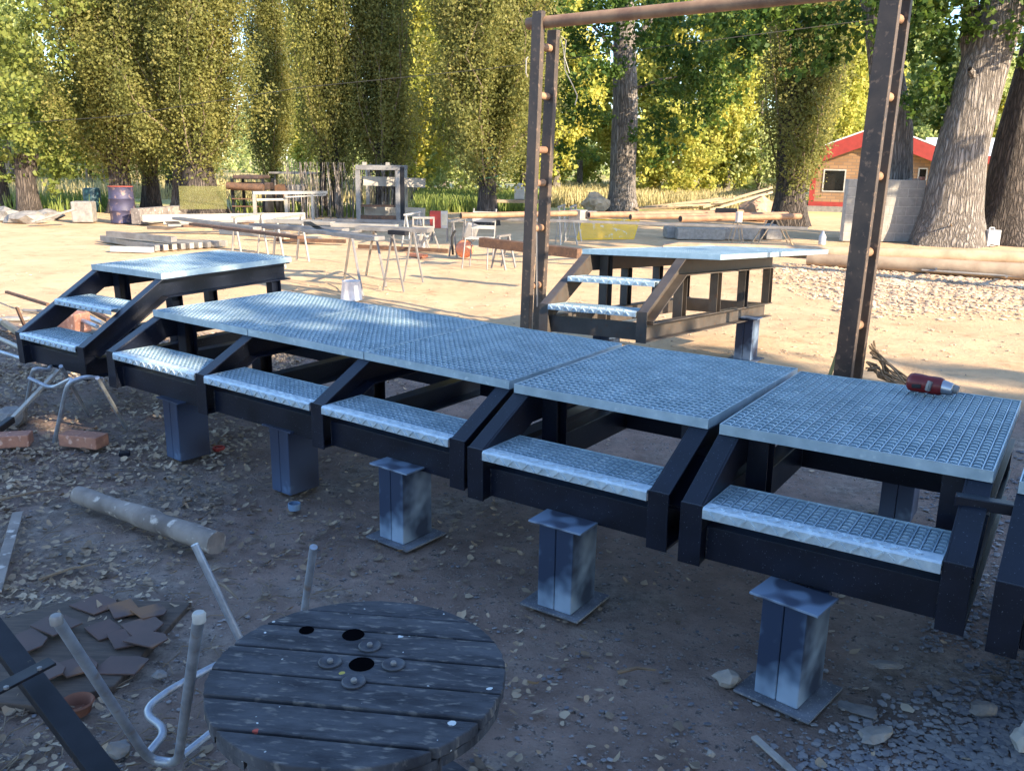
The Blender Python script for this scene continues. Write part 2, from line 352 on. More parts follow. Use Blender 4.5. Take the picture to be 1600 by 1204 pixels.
# ------------------------------------------------------------------ ground
def ground():
    def axis(lo, hi, a, b, st):
        mid = list(np.arange(a, b + 1e-6, st)); l = []; x = a; d = st
        while x > lo: d *= 1.12; x -= d; l.append(x)
        r = []; x = mid[-1]; d = st
        while x < hi: d *= 1.12; x += d; r.append(x)
        return l[::-1] + mid + r
    xs = axis(-400, 400, -5.2, 4.4, .05); ys = axis(-120, 700, 1.2, 9.5, .05)
    nx, ny = len(xs), len(ys)
    V = []
    for y in ys:
        for x in xs:
            z = 0
            if -8 < x < 14 and 0 < y < 30:
                z = .022 * (noise.noise((x * 1.1, y * 1.1, 0))) + .010 * noise.noise((x * 5, y * 5, 2))
                z += .005 * noise.noise((x * 13, y * 13, 5))
            z -= .02
            V.append((x, y, z))
    F = [(j * nx + i, j * nx + i + 1, (j + 1) * nx + i + 1, (j + 1) * nx + i) for j in range(ny - 1) for i in range(nx - 1)]
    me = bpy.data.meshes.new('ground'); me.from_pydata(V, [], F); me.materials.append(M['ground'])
    me.polygons.foreach_set('use_smooth', [True] * len(F))
    o = bpy.data.objects.new('ground', me); COL.objects.link(o); o['kind'] = 'structure'
ground()

# ------------------------------------------------------------------ stair platforms
WD = .86; DK = .984; HB = .122
def grating(mb, x0, x1, y0, y1, zt, h=.032, px=.033, py=.036):
    t = .004
    mb.box(x0, x1, y0, y0 + t, zt - h - .004, zt + .001); mb.box(x0, x1, y1 - t, y1, zt - h - .004, zt + .001)
    mb.box(x0, x0 + t, y0 + t, y1 - t, zt - h - .004, zt + .001); mb.box(x1 - t, x1, y0 + t, y1 - t, zt - h - .004, zt + .001)
    n = int(round((x1 - x0) / px)); m = int(round((y1 - y0) / py))
    for i in range(1, n):
        x = x0 + (x1 - x0) * i / n; mb.box(x - .0018, x + .0018, y0 + t, y1 - t, zt - h, zt - .0025)
    for j in range(1, m):          # serrated cross bars, notched where they meet the bearing bars
        y = y0 + (y1 - y0) * j / m
        for i in range(n):
            xa = x0 + (x1 - x0) * i / n + .0022 + (.0018 if i == 0 else 0); xb = x0 + (x1 - x0) * (i + 1) / n - .0022 - (.0018 if i == n - 1 else 0)
            xm = (xa + xb) / 2; q = .0044; z1 = zt - .0008; z2 = zt - .007; k = .008
            mb.add([(xa, y - q, z2 - .012), (xb, y - q, z2 - .012), (xb, y + q, z2 - .012), (xa, y + q, z2 - .012),
                    (xa, y - q, z2), (xm - k, y - q, z1), (xm + k, y - q, z1), (xb, y - q, z2),
                    (xb, y + q, z2), (xm + k, y + q, z1), (xm - k, y + q, z1), (xa, y + q, z2)],
                   [(4, 5, 10, 11), (5, 6, 9, 10), (6, 7, 8, 9), (0, 1, 7, 6, 5, 4), (3, 11, 10, 9, 8, 2), (0, 4, 11, 3), (1, 2, 8, 7), (0, 3, 2, 1)])
def tread(x0, x1, y0, zt, d=.255):
    mb = MB(); grating(mb, x0, x1, y0 + .052, y0 + d, zt, .028, .033, .029)
    grate = mb; mb = MB()
    mb.prism([(y0, zt - .036), (y0, zt - .006), (y0 + .006, zt + .001), (y0 + .0515, zt + .001), (y0 + .0515, zt - .003), (y0 + .008, zt - .003), (y0 + .004, zt - .008), (y0 + .004, zt - .036)], x0, x1)
    k = 0; x = x0 + .03
    while x < x1 - .03:            # raised chequer ribs, alternating direction
        s = 1 if k % 2 else -1
        mb.bar((x - .011 * s, y0 - .002, zt - .032), (x + .011 * s, y0 - .002, zt - .009), .006, .007, (0, 1, 0))
        for r_ in (0, 1):
            yy = y0 + .018 + .02 * r_; ss = s * (1 if r_ else -1)
            mb.bar((x - .010 * ss, yy - .009, zt + .0016), (x + .010 * ss, yy + .009, zt + .0016), .006, .005)
        x += .034; k += 1
    return grate, mb
def stringer(mb, x, side, ris, dk, H, lower_len=None, up_len=None):
    """channel: web on the inner face, flanges outward. x = outer edge, side=+1 opens towards +x"""
    w = .075; g = .255 if ris > 1 else .31
    yf = -.31 if ris == 1 else -.57; zf = -.19 * ris
    zt = -.037; sl = (zt - zf) / (0 - yf); vt = HB / cos(math.atan(sl))
    ul = up_len or dk - .02; ll = lower_len or dk - .02
    xi = x - side * w; xw = xi + side * .007          # web between xi and xw
    yE = (zt - HB - (zt - vt)) / sl                     # lower slope edge meets beam underside
    zlb = -H + HB                                       # top of lower beam
    yL = (zlb - (zt - vt)) / sl
    a, b_ = sorted((xi, xw)); f0, f1 = sorted((xw, x))
    mb.prism([(yf + .006, zf - .002), (0, zt), (ul, zt), (ul, zt - HB), (yE, zt - HB), (yL, zlb), (yf + .006, zlb)] if (zt - vt + sl * yf) > zlb - .001 or True else [], a, b_)
    mb.prism([(yf + .006, zlb - .0005), (ll, zlb - .0005), (ll, -H), (yf + .006, -H)], a, b_)
    t = .008
    def strip(p, q, up):          # flange between two profile points, thickness to the inside
        d = Vector((0, q[0] - p[0], q[1] - p[1])).normalized(); n = Vector((0, -d.z, d.y)) * up * t
        mb.prism([(p[0], p[1]), (q[0], q[1]), (q[0] + n.y, q[1] + n.z), (p[0] + n.y, p[1] + n.z)], f0, f1)
    strip((yf + .004, zf), (0, zt), -1); strip((.001, zt), (ul, zt), -1)
    strip((yE + .001, zt - HB), (ul, zt - HB), 1); strip((yL, zlb + .004), (yE, zt - HB), 1)
    strip((max(yL, yf + .01) - (.0 if ris == 1 else 0), zlb - .0006), (ll, zlb - .0006), -1); strip((yf + .008, -H), (ll, -H), 1)
    g0, g1 = sorted((xi - side * .001, x + side * .001))
    mb.box(g0, g1, yf - .003, yf + .005, -H - .004, zf + .002)      # front plate of the leg
def platform(name, loc, rot, label, ris=1, bays=1, dk=DK, dw=None, lower=None, up=None, posts=(.10, .86), col='navy', joints=None, gap_right=0):
    H = .396 if ris == 1 else .585
    R = Euler([radians(a) for a in rot]).to_matrix()
    e = empty(name, Vector(loc) + R @ Vector((0, 0, -H)), [radians(a) for a in rot], label, 'platform', None)
    n = bays; W_ = WD * n; off = Vector((0, 0, H))
    def fin(mb, nm, mt, **k):
        mb.v = [(v[0], v[1], v[2] + H) for v in mb.v]; return mb.build(nm, mt, e, **k)
    yf = -.31 if ris == 1 else -.57; zf = -.19 * ris
    # stringers
    fin(stringer_(0, -1, ris, dk, H, lower, up), 'stringer', col, bevel=.0015)
    fin(stringer_(W_, 1, ris, dk, H, lower, up), 'stringer', col, bevel=.0015)
    for i in range(1, n):
        fin(stringer_(WD * i + .0375, 1, ris, dk, H, lower, up), 'stringer', col, bevel=.0015)
    edges = [(.075 if i == 0 else WD * i + .0375, W_ - .075 if i == n - 1 else WD * (i + 1) - .0375) for i in range(n)]
    for i, (a, b) in enumerate(edges):
        bm = MB(); y0 = yf + .045; z0 = -H + .006      # front cross channel
        bm.box(a + .001, b - .001, y0, y0 + .006, z0, z0 + HB - .006)
        bm.box(a + .001, b - .001, y0 + .0062, y0 + .06, z0 + HB - .014, z0 + HB - .0065)
        bm.box(a + .001, b - .001, y0 + .0062, y0 + .06, z0, z0 + .007)
        for xw in (a + .004, b - .004):
            zs = [z0 + .004 + (HB - .014) * k / 16 for k in range(17)]
            bm.tube([(xw + rnd.uniform(-.0008, .0008), y0 - .0005, z_) for z_ in zs], [rnd.uniform(.0018, .0042) for _ in zs], 5)
        fin(bm, 'front_beam', col, bevel=.001)
        for s in range(ris):
            g_, ns = tread(a + .003, b - .003, yf - .012 + .255 * s, zf + .19 * s)
            tr_ = fin(g_, 'tread', 'galv'); ns = fin(ns, 'nosing', 'chequer'); ns.parent = tr_
        bk = MB(); lb = (up or dk) - .05
        bk.box(a + .001, b - .001, lb - .07, lb - .064, -.037 - HB, -.039); bk.box(a + .001, b - .001, lb - .0638, lb - .01, -.045, -.039); bk.box(a + .001, b - .001, lb - .0638, lb - .01, -.037 - HB, -.030 - HB)
        fin(bk, 'back_beam', col)
        if ris > 1 or True:
            b2 = MB(); ll = (lower or dk) - .05; b2.box(a + .001, b - .001, ll - .07, ll - .064, -H + .003, -H + HB - .002); b2.box(a + .001, b - .001, ll - .0638, ll - .01, -H + HB - .009, -H + HB - .002)
            fin(b2, 'bottom_beam', col)
    xs = [.0, W_] + [WD * i + .0375 for i in range(1, n)]
    for x, sd in zip(xs, [-1, 1] + [1] * (n - 1)):
        for py in posts:
            p = MB(); xa, xb = sorted((x - sd * .071, x - sd * .006)) if py > .2 else sorted((x - sd * .079, x - sd * .160))
            z1 = -.039 - HB if py > .2 else -.0385; z0 = -H + HB + .0003 if py > .2 else -H + .002
            if py <= .2: xa, xb = sorted((x - sd * .0765, x - sd * .150))
            p.box(xa, xb, py, py + .006, z0, z1); p.box(xa, xb, py + .074, py + .08, z0, z1)
            c = (xa + xb) / 2; p.box(c - .003, c + .003, py + .0062, py + .0738, z0, z1)
            fin(p, 'post', col)
    # deck gratings
    js = joints or [WD * i for i in range(n + 1)]
    if dw: js = [0, dw]
    for a, b in zip(js[:-1], js[1:]):
        d = MB(); grating(d, a + .003, b - .003, -.004, dk, 0)
        fin(d, 'deck_grating', 'galv')
    return e
def stringer_(x, side, *a):
    mb = MB(); stringer(mb, x, side, *a); return mb

platform('stair_platform', (.729, 2.983, .736), (0.2, -.3, -33.15), 'one-step platform with the red power tool lying on its grating deck')
platform('stair_platform', (.008, 3.552, .725), (.6, -.3, -35.2), 'one-step platform between the tool-topped platform and the long three-bay platform')
platform('stair_platform', (-2.112, 5.139, .737), (.45, .54, -35.32), 'long three-bay step platform with one continuous grating deck', bays=3)
c_, s_ = cos(radians(-33.6)), sin(radians(-33.6))
platform('stair_platform', (.729 + c_ * .925 + s_ * .035, 2.983 + s_ * .925 - c_ * .035, .737), (0.2, 0, -33.6), 'step platform cut off by the right edge of the photo')
platform('stair_platform', (-2.945, 6.183, .872), (1.6, -.6, -36.66), 'two-step dark platform at far left behind the long row', ris=2, dk=1.05)
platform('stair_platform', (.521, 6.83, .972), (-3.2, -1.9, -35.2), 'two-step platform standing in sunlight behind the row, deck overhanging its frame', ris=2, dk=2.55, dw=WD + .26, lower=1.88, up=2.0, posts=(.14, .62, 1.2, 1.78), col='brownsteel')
# ------------------------------------------------------------------ pedestals
def pedestal(loc, yaw, label, h=.345, grp='short grey pedestals under the platforms', base=(.25, .25), off=(0, 0), top=(.22, .15), seed=0, plate=True, mt='ped'):
    e = empty('steel_pedestal', loc, (0, 0, yaw), label, 'pedestal', None)
    m = M[mt]
    c = MB(); w, d = .072, .182
    for s in (-1, 1):
        x0, x1 = sorted((s * .0012, s * w)); c.box(x0, x1, -d / 2, d / 2, .0085, h - .0085)
    o = c.build('column', m, e, bevel=.004)
    if plate: MB().box(-base[0] / 2 + off[0], base[0] / 2 + off[0], -base[1] / 2 + off[1], base[1] / 2 + off[1], 0, .008).build('base_plate', 'pedplate', e, bevel=.001)
    MB().box(-top[0] / 2, top[0] / 2, -d / 2 - .014, -d / 2 - .014 + top[1], h - .008, h).build('top_plate', 'pedtop' if mt == 'ped' else mt, e, bevel=.001)
    return e
Y = radians
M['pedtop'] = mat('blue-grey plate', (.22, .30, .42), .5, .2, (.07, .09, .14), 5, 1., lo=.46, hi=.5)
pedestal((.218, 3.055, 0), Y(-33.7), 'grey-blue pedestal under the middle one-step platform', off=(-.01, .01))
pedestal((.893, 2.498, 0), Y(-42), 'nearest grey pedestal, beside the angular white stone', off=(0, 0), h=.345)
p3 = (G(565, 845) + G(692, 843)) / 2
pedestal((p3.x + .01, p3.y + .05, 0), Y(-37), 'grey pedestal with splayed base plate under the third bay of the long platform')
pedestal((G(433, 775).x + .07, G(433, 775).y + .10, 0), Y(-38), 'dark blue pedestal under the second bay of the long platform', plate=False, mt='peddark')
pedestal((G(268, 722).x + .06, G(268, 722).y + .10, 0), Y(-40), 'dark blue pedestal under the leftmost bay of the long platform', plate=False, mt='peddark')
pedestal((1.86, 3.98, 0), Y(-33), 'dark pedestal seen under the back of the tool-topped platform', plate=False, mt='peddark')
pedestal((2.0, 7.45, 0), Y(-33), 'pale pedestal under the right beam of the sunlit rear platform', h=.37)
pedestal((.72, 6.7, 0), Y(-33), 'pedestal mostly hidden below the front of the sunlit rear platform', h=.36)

# ------------------------------------------------------------------ portal frame
u1 = Vector((.62, .79, 0)) * .22
def portal():
    e = empty('lifting_frame', (1.4, 7.5, 0), (0, 0, 0), 'tall rusty gantry of ladder-like steel posts with a pipe across the top', 'gantry')
    e.location = (0, 0, 0)
    def col(p, ht, lean=(0, 0), wd=.105):
        c = MB(); a = Vector((p[0], p[1], -.02)); b = a + Vector((lean[0], lean[1], ht + .02))
        ax = Vector((.79, -.62, 0)); n = Vector((.62, .79, 0))
        def P(q, s, t): return q + ax * s * wd / 2 + n * t * .03
        for (s0, s1, t0, t1) in ((-1, 1, -1, -.78), (-1, -.86, -.779, 1), (.86, 1, -.779, 1)):
            vs = [P(q, s, t) for q in (a, b) for s in (s0, s1) for t in (t0, t1)]
            c.add(vs, [(0, 1, 3, 2), (4, 6, 7, 5), (0, 4, 5, 1), (2, 3, 7, 6), (0, 2, 6, 4), (1, 5, 7, 3)])
        return c
    L1 = Vector((.125, 8.46, 0)); L2 = L1 + Vector((.125, .20, 0)); R1 = Vector((2.49, 6.5, 0)); R2 = R1 + Vector((.165, .20, 0))
    col(L1, 2.91, (.06, 0)).build('post', 'post', e, bevel=.003); col(L2, 2.78, (.08, 0)).build('post', 'post', e, bevel=.003)
    col(R1, 2.95, (.05, 0), .13).build('post', 'post', e, bevel=.003); col(R2, 2.90, (.05, 0), .11).build('post', 'post', e, bevel=.003)
    n = Vector((.62, .79, 0))
    for A, B, lx in ((L1, L2, .07), (R1, R2, .05)):
        for z in (.45, 1.0, 1.42 if A is L1 else 1.55, 1.72 if A is L1 else 2.10, 2.2 if A is L1 else 2.62, 2.62 if A is L1 else 2.8):
            q = A + Vector((lx * z / 2.9, 0, z)); r_ = B + Vector((lx * z / 2.9, 0, z)); d = (r_ - q).normalized()
            MB().tube([q + d * .034, r_ - d * .034], .034, 12).build('rung', 'rustlight', e, smooth=True)
    a = D(822, 36, 8.52); b = D(1305, -12, 6.9); d = (b - a)
    top = MB(); top.tube([a + Vector((.02, .06, 0)), a + d * 1.35 + Vector((0, .06, 0))], .052, 16); top.build('top_pipe', 'rustlight', e, smooth=True)
    MB().tube([L1 + Vector((-.03, -.04, 2.52)), L1 + Vector((-.045, -.06, 2.50)), L1 + Vector((-.045, -.06, 2.38)), L1 + Vector((-.03, -.04, 2.35))], .006, 6).build('hook', 'palesteel', e)
    e.location = (1.4, 7.5, 0)
    for ch in e.children: ch.location = (-1.4, -7.5, 0)
    return L1, L2, R1, R2
L1, L2, R1, R2 = portal()
# strap with hook hanging on left posts
s = MB(); q = L2 + Vector((-.07, -.09, 0))
s.bar(q + Vector((-.015, 0, 1.50)), q + Vector((.03, -.03, .95)), .035, .006, (1, -.5, 0)); s.bar(q + Vector((.03, -.03, .95)), q + Vector((.05, -.05, .25)), .035, .006, (1, -.5, 0))
s.tube([q + Vector((-.05, -.01, 1.46)), q + Vector((-.05, 0, 1.53)), q + Vector((-.015, 0, 1.56)), q + Vector((.015, 0, 1.52)), q + Vector((.01, 0, 1.46))], .012, 6)
tag(s.build('hanging_strap', 'greysteel'), 'grey webbing strap hooked on a rung of the left gantry posts', 'strap')
w = MB(); b0 = D(876, 60, 8.62)
w.tube([b0 + Vector((0, 0, .0)), b0 + Vector((.03, 0, -.10)), b0 + Vector((.05, 0, -.28)), b0 + Vector((.12, 0, -.40)), b0 + Vector((.17, 0, -.50)), b0 + Vector((.15, 0, -.58))], .005, 5)
w.tube([b0 + Vector((0, 0, .02)), b0 + Vector((.05, 0, -.02)), b0 + Vector((.04, 0, -.16)), b0 + Vector((.09, 0, -.30))], .004, 5)
tag(w.build('wire_loop', 'greysteel'), 'thin wire dangling beside the top of the left gantry posts', 'wire')
rp = MB()
for i in range(18):
    a = R2 + Vector((.07 + rnd.uniform(-.02, .03), -.06 + rnd.uniform(-.03, .03), rnd.uniform(.10, .34)))
    pts = [a]; dr = rnd.uniform(-.5, .6); ln = rnd.uniform(.25, .62)
    for k in range(1, 9):
        t = k / 8; z_ = a.z * max(0, 1 - t * 1.6) ** 1.3 + .012 + .03 * abs(sin(t * 7 + i)) * (1 - t)
        pts.append(Vector((a.x + ln * t * cos(dr) + .02 * sin(t * 9 + i), a.y + ln * t * sin(dr) * .6 + .025 * cos(t * 8 + i * 2), z_)))
    rp.tube(pts, .0075, 6)
tag(rp.build('rope_bundle', 'rope', smooth=True), 'tangled brown rope heaped at the foot of the right gantry posts', 'rope')
k_ = MB(); k_.bar(G(1296, 600) + Vector((0, .05, 0)), D(1326, 500, 6.55), .04, .012, (1, 0, 0)); tag(k_.build('leaning_lath', 'greenstick'), 'greenish wooden lath leaning on the left side of the right gantry post', 'lath')
k_ = MB(); k_.bar(G(1222, 588, .1), G(1330, 596, .1), .05, .04); tag(k_.build('dark_bar', 'black', loc=(0, 0, .0)), 'dark flat bar just behind the gap between the two nearest decks', 'steel bar')

# bar across the two right platforms
k_ = MB(); A = G(1492, 779, .66); B = A + Vector((.93, -.50, .0)); k_.bar(A, B, .04, .034)
tag(k_.build('square_bar', 'navy', bevel=.003), 'dark square steel bar lying across the stringers at the right edge', 'steel bar')

# ------------------------------------------------------------------ power tool
def tool():
    p = G(1415, 610, .742); e = empty('power_tool', (p.x, p.y, .742), (0, 0, 0), 'dark red corded power tool with a steel nose lying on the right deck', 'power tool')
    q = G(1498, 624, .742); d = (q - p); d.z = 0; L = d.length; e.rotation_euler = (0, 0, atan2(d.y, d.x))
    b = MB(); prof = [(0, .0), (.004, .020), (.014, .031), (.035, .036), (.075, .0355), (.10, .0335), (.14, .0345), (.165, .034), (.178, .030)]
    sc = L / .26
    pts = [(a * sc, 0, .040) for a, r in prof]
    b.tube(pts, [max(r * 1.05, .002) for a, r in prof], 18); b.build('housing', 'redtool', e, smooth=True)
    MB().tube([(.165 * sc, 0, .039), (.185 * sc, 0, .038), (.225 * sc, 0, .035), (.23 * sc, 0, .035)], [.030, .029, .025, .020], 16).build('nose', 'chrome', e, smooth=True)
    MB().tube([(.23 * sc, 0, .038), (.252 * sc, 0, .036)], [.019, .016], 12).build('tip', 'greysteel', e, smooth=True)
    MB().tube([(.118 * sc, -.033, .025), (.122 * sc, -.037, .042), (.126 * sc, -.030, .060)], .011, 8).build('badge', 'greysteel', e, smooth=True)
    MB().bar((.04 * sc, -.036, .032), (.085 * sc, -.034, .036), .012, .016).build('trigger', 'rubber', e, bevel=.003)
    return e
tool()

# ------------------------------------------------------------------ cable spool table
M['void'] = mat('black hollow', (.003, .003, .004), 1., spec=0.); M['washer'] = mat('dull washer', (.10, .105, .12), .6, .3, (.05, .05, .06), 30)
def spool():
    C = Vector((-.335, 1.775, 0)); R_ = .332; zt = .50
    e = empty('cable_spool', C, (0, 0, radians(-7)), 'weathered wooden cable reel used as a paint-spotted table', 'cable reel')
    def LL(a, b):
        v = G(a, b, zt) - C; t = radians(7); return (v.x * cos(t) - v.y * sin(t), v.x * sin(t) + v.y * cos(t))
    holes = [LL(479, 986) + (.017,), LL(552, 993) + (.025,), LL(565, 1039) + (.027,)]
    def disc(z, th, R_, nm, seed, nb=7):
        r2 = random.Random(seed); y = -R_; ws = [r2.uniform(.8, 1.2) for _ in range(nb)]; tot = sum(ws)
        for i, w_ in enumerate(ws):
            y1 = y + 2 * R_ * w_ / tot; ya, yb = y + .0035, y1 - .0035 * r2.uniform(.5, 1.6); dz = r2.uniform(-.003, .003)
            m = 16; ptsA = []; ptsB = []
            poly = []
            yy = [ya + (yb - ya) * k / 10 for k in range(11)]
            right = [(sqrt(max(R_ * R_ - t * t, .0004)) * (1 + r2.uniform(-.011, .004)), t) for t in yy]
            left = [(-sqrt(max(R_ * R_ - t * t, .0004)) * (1 + r2.uniform(-.011, .004)), t) for t in yy[::-1]]
            bm = MB(); poly = right + left
            bm.prism(poly, z - th + dz, z + dz, 'z')
            o = bm.build('plank', 'spool', e, bevel=.003)
            y = y1
    disc(zt, .026, R_, 'top', 3)
    # second crossing layer
    def layer(z, th, R_, seed):
        r2 = random.Random(seed); nb = 7; x = -R_
        for i in range(nb):
            x1 = x + 2 * R_ / nb; xa, xb = x + .004, x1 - .004
            xx = [xa + (xb - xa) * k / 8 for k in range(9)]
            poly = [(t, -sqrt(max(R_ * R_ - t * t, .0004))) for t in xx] + [(t, sqrt(max(R_ * R_ - t * t, .0004))) for t in xx[::-1]]
            MB().prism(poly, z - th, z, 'z').build('underside_plank', 'spool', e, bevel=.002); x = x1
    layer(zt - .031, .022, R_ * .985, 7)
    disc(.075, .024, R_ * .98, 'bottom', 9); layer(.046, .02, R_ * .97, 4)
    for k in range(10):
        a = 2 * pi * k / 10; c_, s_ = cos(a) * .17, sin(a) * .17
        T = Matrix.Translation((c_, s_, 0)) @ Matrix.Rotation(a, 4, 'Z')
        MB().box(-.011, .011, -.046, .046, .0785, zt - .0565, T).build('stave', 'spool', e, bevel=.002)
    # dark openings and dished washers with bolts, sitting on top
    for x, y, r in holes:
        prof = [(r * 1.0, .0), (r * .98, .0045), (r * .86, .005)]
        h_ = MB(); h_.lathe([(r * 1.08, 0), (r * 1.0, .0022), (.0001, .0024)], 20, (x, y, zt + .0032)); h_.build('hole', 'void', e)
    for x, y in (LL(516, 1037), LL(615, 1041), LL(578, 1012), LL(553, 1068)):
        q = MB(); r = .027
        q.lathe([(r * .95, 0), (r, .004), (r * .9, .006), (r * .55, .001), (r * .3, .0008), (.0001, .001)], 24, (x, y, zt + .0034)); o = q.build('washer', 'washer', e, smooth=True)
        MB().lathe([(.007, 0), (.007, .006), (.005, .009), (.0001, .010)], 8, (x, y, zt + .005)).build('bolt', 'greysteel', o)
spool()

# ------------------------------------------------------------------ upturned tube chair frame
def bend(pts, n=6, rr=.35):
    """round the corners of a polyline"""
    P = [Vector(p) for p in pts]; out = [P[0]]
    for i in range(1, len(P) - 1):
        a, b, c = P[i - 1], P[i], P[i + 1]; p = b + (a - b) * min(rr, .5); q = b + (c - b) * min(rr, .5)
        if (a - b).length * rr > .08: p = b + (a - b).normalized() * .08
        if (c - b).length * rr > .08: q = b + (c - b).normalized() * .08
        for k in range(n + 1):
            t = k / n; out.append(p * (1 - t) ** 2 + b * 2 * t * (1 - t) + q * t * t)
    out.append(P[-1]); return out
e = empty('tube_chair_frame', G(260, 1190, 0), (0, 0, 0), 'upturned bent-tube chair frame with legs in the air left of the reel', 'chair frame')
eo = e.location.copy()
def rel(ps, o): return [Vector(p) - o for p in ps]
a0 = D(88, 966, 1.72); a1 = G(232, 1186, .03); a2 = G(278, 1192, .03); a3 = D(311, 962, 1.62)
MB().tube(bend(rel([a0, a1, a2, a3], eo)), .0125, 10).build('leg_loop', 'zinctube', e, smooth=True)
b0, b1, b2, b3 = D(304, 850, 2.55), G(395, 1040, .03), G(468, 1010, .03), D(490, 854, 2.5)
MB().tube(bend(rel([b0, b1, b2, b3], eo)), .0125, 10).build('leg_loop', 'zinctube', e, smooth=True)
c0 = [G(232, 1176, .035), G(262, 1140, .05), G(222, 1112, .05), G(262, 1078, .05), G(350, 1032, .04), G(430, 1000, .03)]
MB().tube(bend(rel(c0, eo), 6, .45), .0115, 10).build('seat_tube', 'zinctube', e, smooth=True)
MB().tube(rel([G(285, 1180, .03), G(350, 1128, .03), G(470, 1060, .03)], eo), .011, 8).build('seat_tube', 'zinctube', e, smooth=True)
for p_, c in ((a0, 'greysteel'), (a3, 'white')):
    MB().lathe([(.0001, -.014), (.0135, -.012), (.014, .004), (.011, .009), (.0001, .010)], 12, p_ - eo).build('foot_cap', c, e, smooth=True)

# black flat bars bottom-left
e = empty('bolted_black_bars', G(60, 1100, 0), (0, 0, 0), 'two crossed black flat bars bolted together at the lower left corner', 'steel bars')
eo = e.location.copy()
A = G(-40, 945, .30); B = G(185, 1240, .12)
MB().bar(A - eo, B - eo, .062, .03).build('bar', 'black', e, bevel=.002)
A = G(-20, 1085, .265) ; B = G(82, 1032, .285)
MB().bar(A - eo + Vector((0, 0, .0)), B - eo, .045, .008).build('bracket', 'black', e, bevel=.001)
A = G(-60, 1000, .02); B = G(240, 1300, .02)
for px_, py_ in ((62, 1045), (10, 1075)):
    q = G(px_, py_, .285) - eo; MB().lathe([(.007, 0), (.007, .006), (.0001, .007)], 6, q).build('bolt', 'greysteel', e)

# ------------------------------------------------------------------ left foreground: log, slabs, bricks...
def lumpy_log(a, b, r0, r1, name, m, label, cat='log', n=14, seg=14, wob=.06, grp=None, lw=.08):
    a, b = Vector(a), Vector(b); pts = []; rs = []
    for i in range(seg + 1):
        t = i / seg; p = a.lerp(b, t); nn = noise.noise((t * 3, a.x, 1)); pts.append(p + Vector((0, 0, nn * .15 * r0))); rs.append((r0 * (1 - t) + r1 * t) * (1 + lw * noise.noise((t * 5, 3, a.y))))
    mb = MB(); mb.tube(pts, rs, n, True, wob * .25); o = mb.build(name, m, smooth=True); return tag(o, label, cat, grp)
p0, p1 = G(122, 772, .05), G(338, 848, .055)
lumpy_log(p0, p1, .040, .050, 'short_log', 'greylog', 'short grey barkless log lying on the leaf litter', n=18, lw=.28, wob=.25)
# board with rusty tiles
pts = [G(-40, 985), G(120, 940), G(300, 946), G(178, 1078), G(60, 1110), G(-40, 1100)]
o = MB().prism([(p.x, p.y) for p in pts], -.01, .016, 'z').build('rotten_board', 'board', bevel=.004); tag(o, 'broken plywood board under the rusty tiles', 'board')
r3 = random.Random(11)
TL = ['rusty flat tile lying %s' % s for s in ('at the back left of the board', 'near the back edge of the board', 'at the back right of the board', 'on the left of the tile heap', 'in the middle of the tile heap', 'topmost in the tile heap', 'on the right of the tile heap', 'near the right edge of the board', 'at the front of the tile heap', 'front left on the board', 'half off the left side of the board', 'nearest the crossed black bars')]
TP = [(150, 945), (195, 955), (235, 962), (90, 985), (165, 985), (200, 1000), (225, 985), (232, 1008), (190, 1040), (120, 1045), (40, 1010), (70, 1060)]
for i, ((px_, py_), lb) in enumerate(zip(TP, TL)):
    c = G(px_, py_, .02); mb = MB(); a = r3.uniform(-.5, .5); w_, d_ = r3.uniform(.055, .085), r3.uniform(.04, .06)
    T = Matrix.Translation((c.x, c.y, .020 + .0075 * (i % 4))) @ Euler((r3.uniform(-.05, .08), r3.uniform(-.06, .06), a - .5)).to_matrix().to_4x4()
    poly = [(-w_, -d_), (w_ * r3.uniform(.7, 1), -d_ * r3.uniform(.8, 1.1)), (w_, d_ * r3.uniform(.3, .9)), (w_ * .5, d_), (-w_ * r3.uniform(.7, 1), d_ * r3.uniform(.8, 1))]
    mb.prism(poly, 0, .006, 'z'); mb.v = [tuple(T @ Vector(v)) for v in mb.v]
    tag(mb.build('rusty_tile', 'slab', bevel=.001), lb, 'tile', 'rusty tiles heaped on the board')
def pot():
    c = G(122, 1112, 0); mb = MB(); mb.lathe([(.035, .0), (.045, .03), (.05, .034), (.046, .04), (.040, .034), (.030, .006), (.0001, .006)], 20, c)
    tag(mb.build('rusty_ring', 'pot', smooth=True), 'small rusty tin ring between the board and the black bars', 'ring')
pot()
def stone(name, c, s, m, label, cat='stone', seed=1, rot=0., grp=None, sub=2):
    import bmesh
    bm = bmesh.new(); bmesh.ops.create_icosphere(bm, subdivisions=sub, radius=1.0)
    for v in bm.verts:
        n = noise.noise(v.co * 1.3 + Vector((seed * 7.1, 0, 0))); v.co *= 1 + .45 * n
        n = Vector((round(v.co.x * 1.6) / 1.6, round(v.co.y * 1.6) / 1.6, round(v.co.z * 1.6) / 1.6)); v.co = v.co.lerp(n, .35)
        v.co = Vector((v.co.x * s[0], v.co.y * s[1], v.co.z * s[2]))
    me = bpy.data.meshes.new(name); bm.to_mesh(me); bm.free(); me.materials.append(M[m]); o = bpy.data.objects.new(name, me); COL.objects.link(o)
    o.location = (c[0], c[1], s[2] * .65); o.rotation_euler = (0, 0, rot); return tag(o, label, cat, grp)
stone('stone', G(1136, 1068), (.042, .032, .032), 'palestone', 'angular white stone left of the nearest pedestal', seed=2)
stone('stone', G(1365, 1152), (.055, .035, .018), 'palestone', 'large pale flat stone among pebbles in front of the nearest pedestal', seed=4, rot=.4)
stone('stone', G(20, 662), (.10, .08, .07), 'stone', 'round grey stone beside the bricks at the left edge', seed=5)
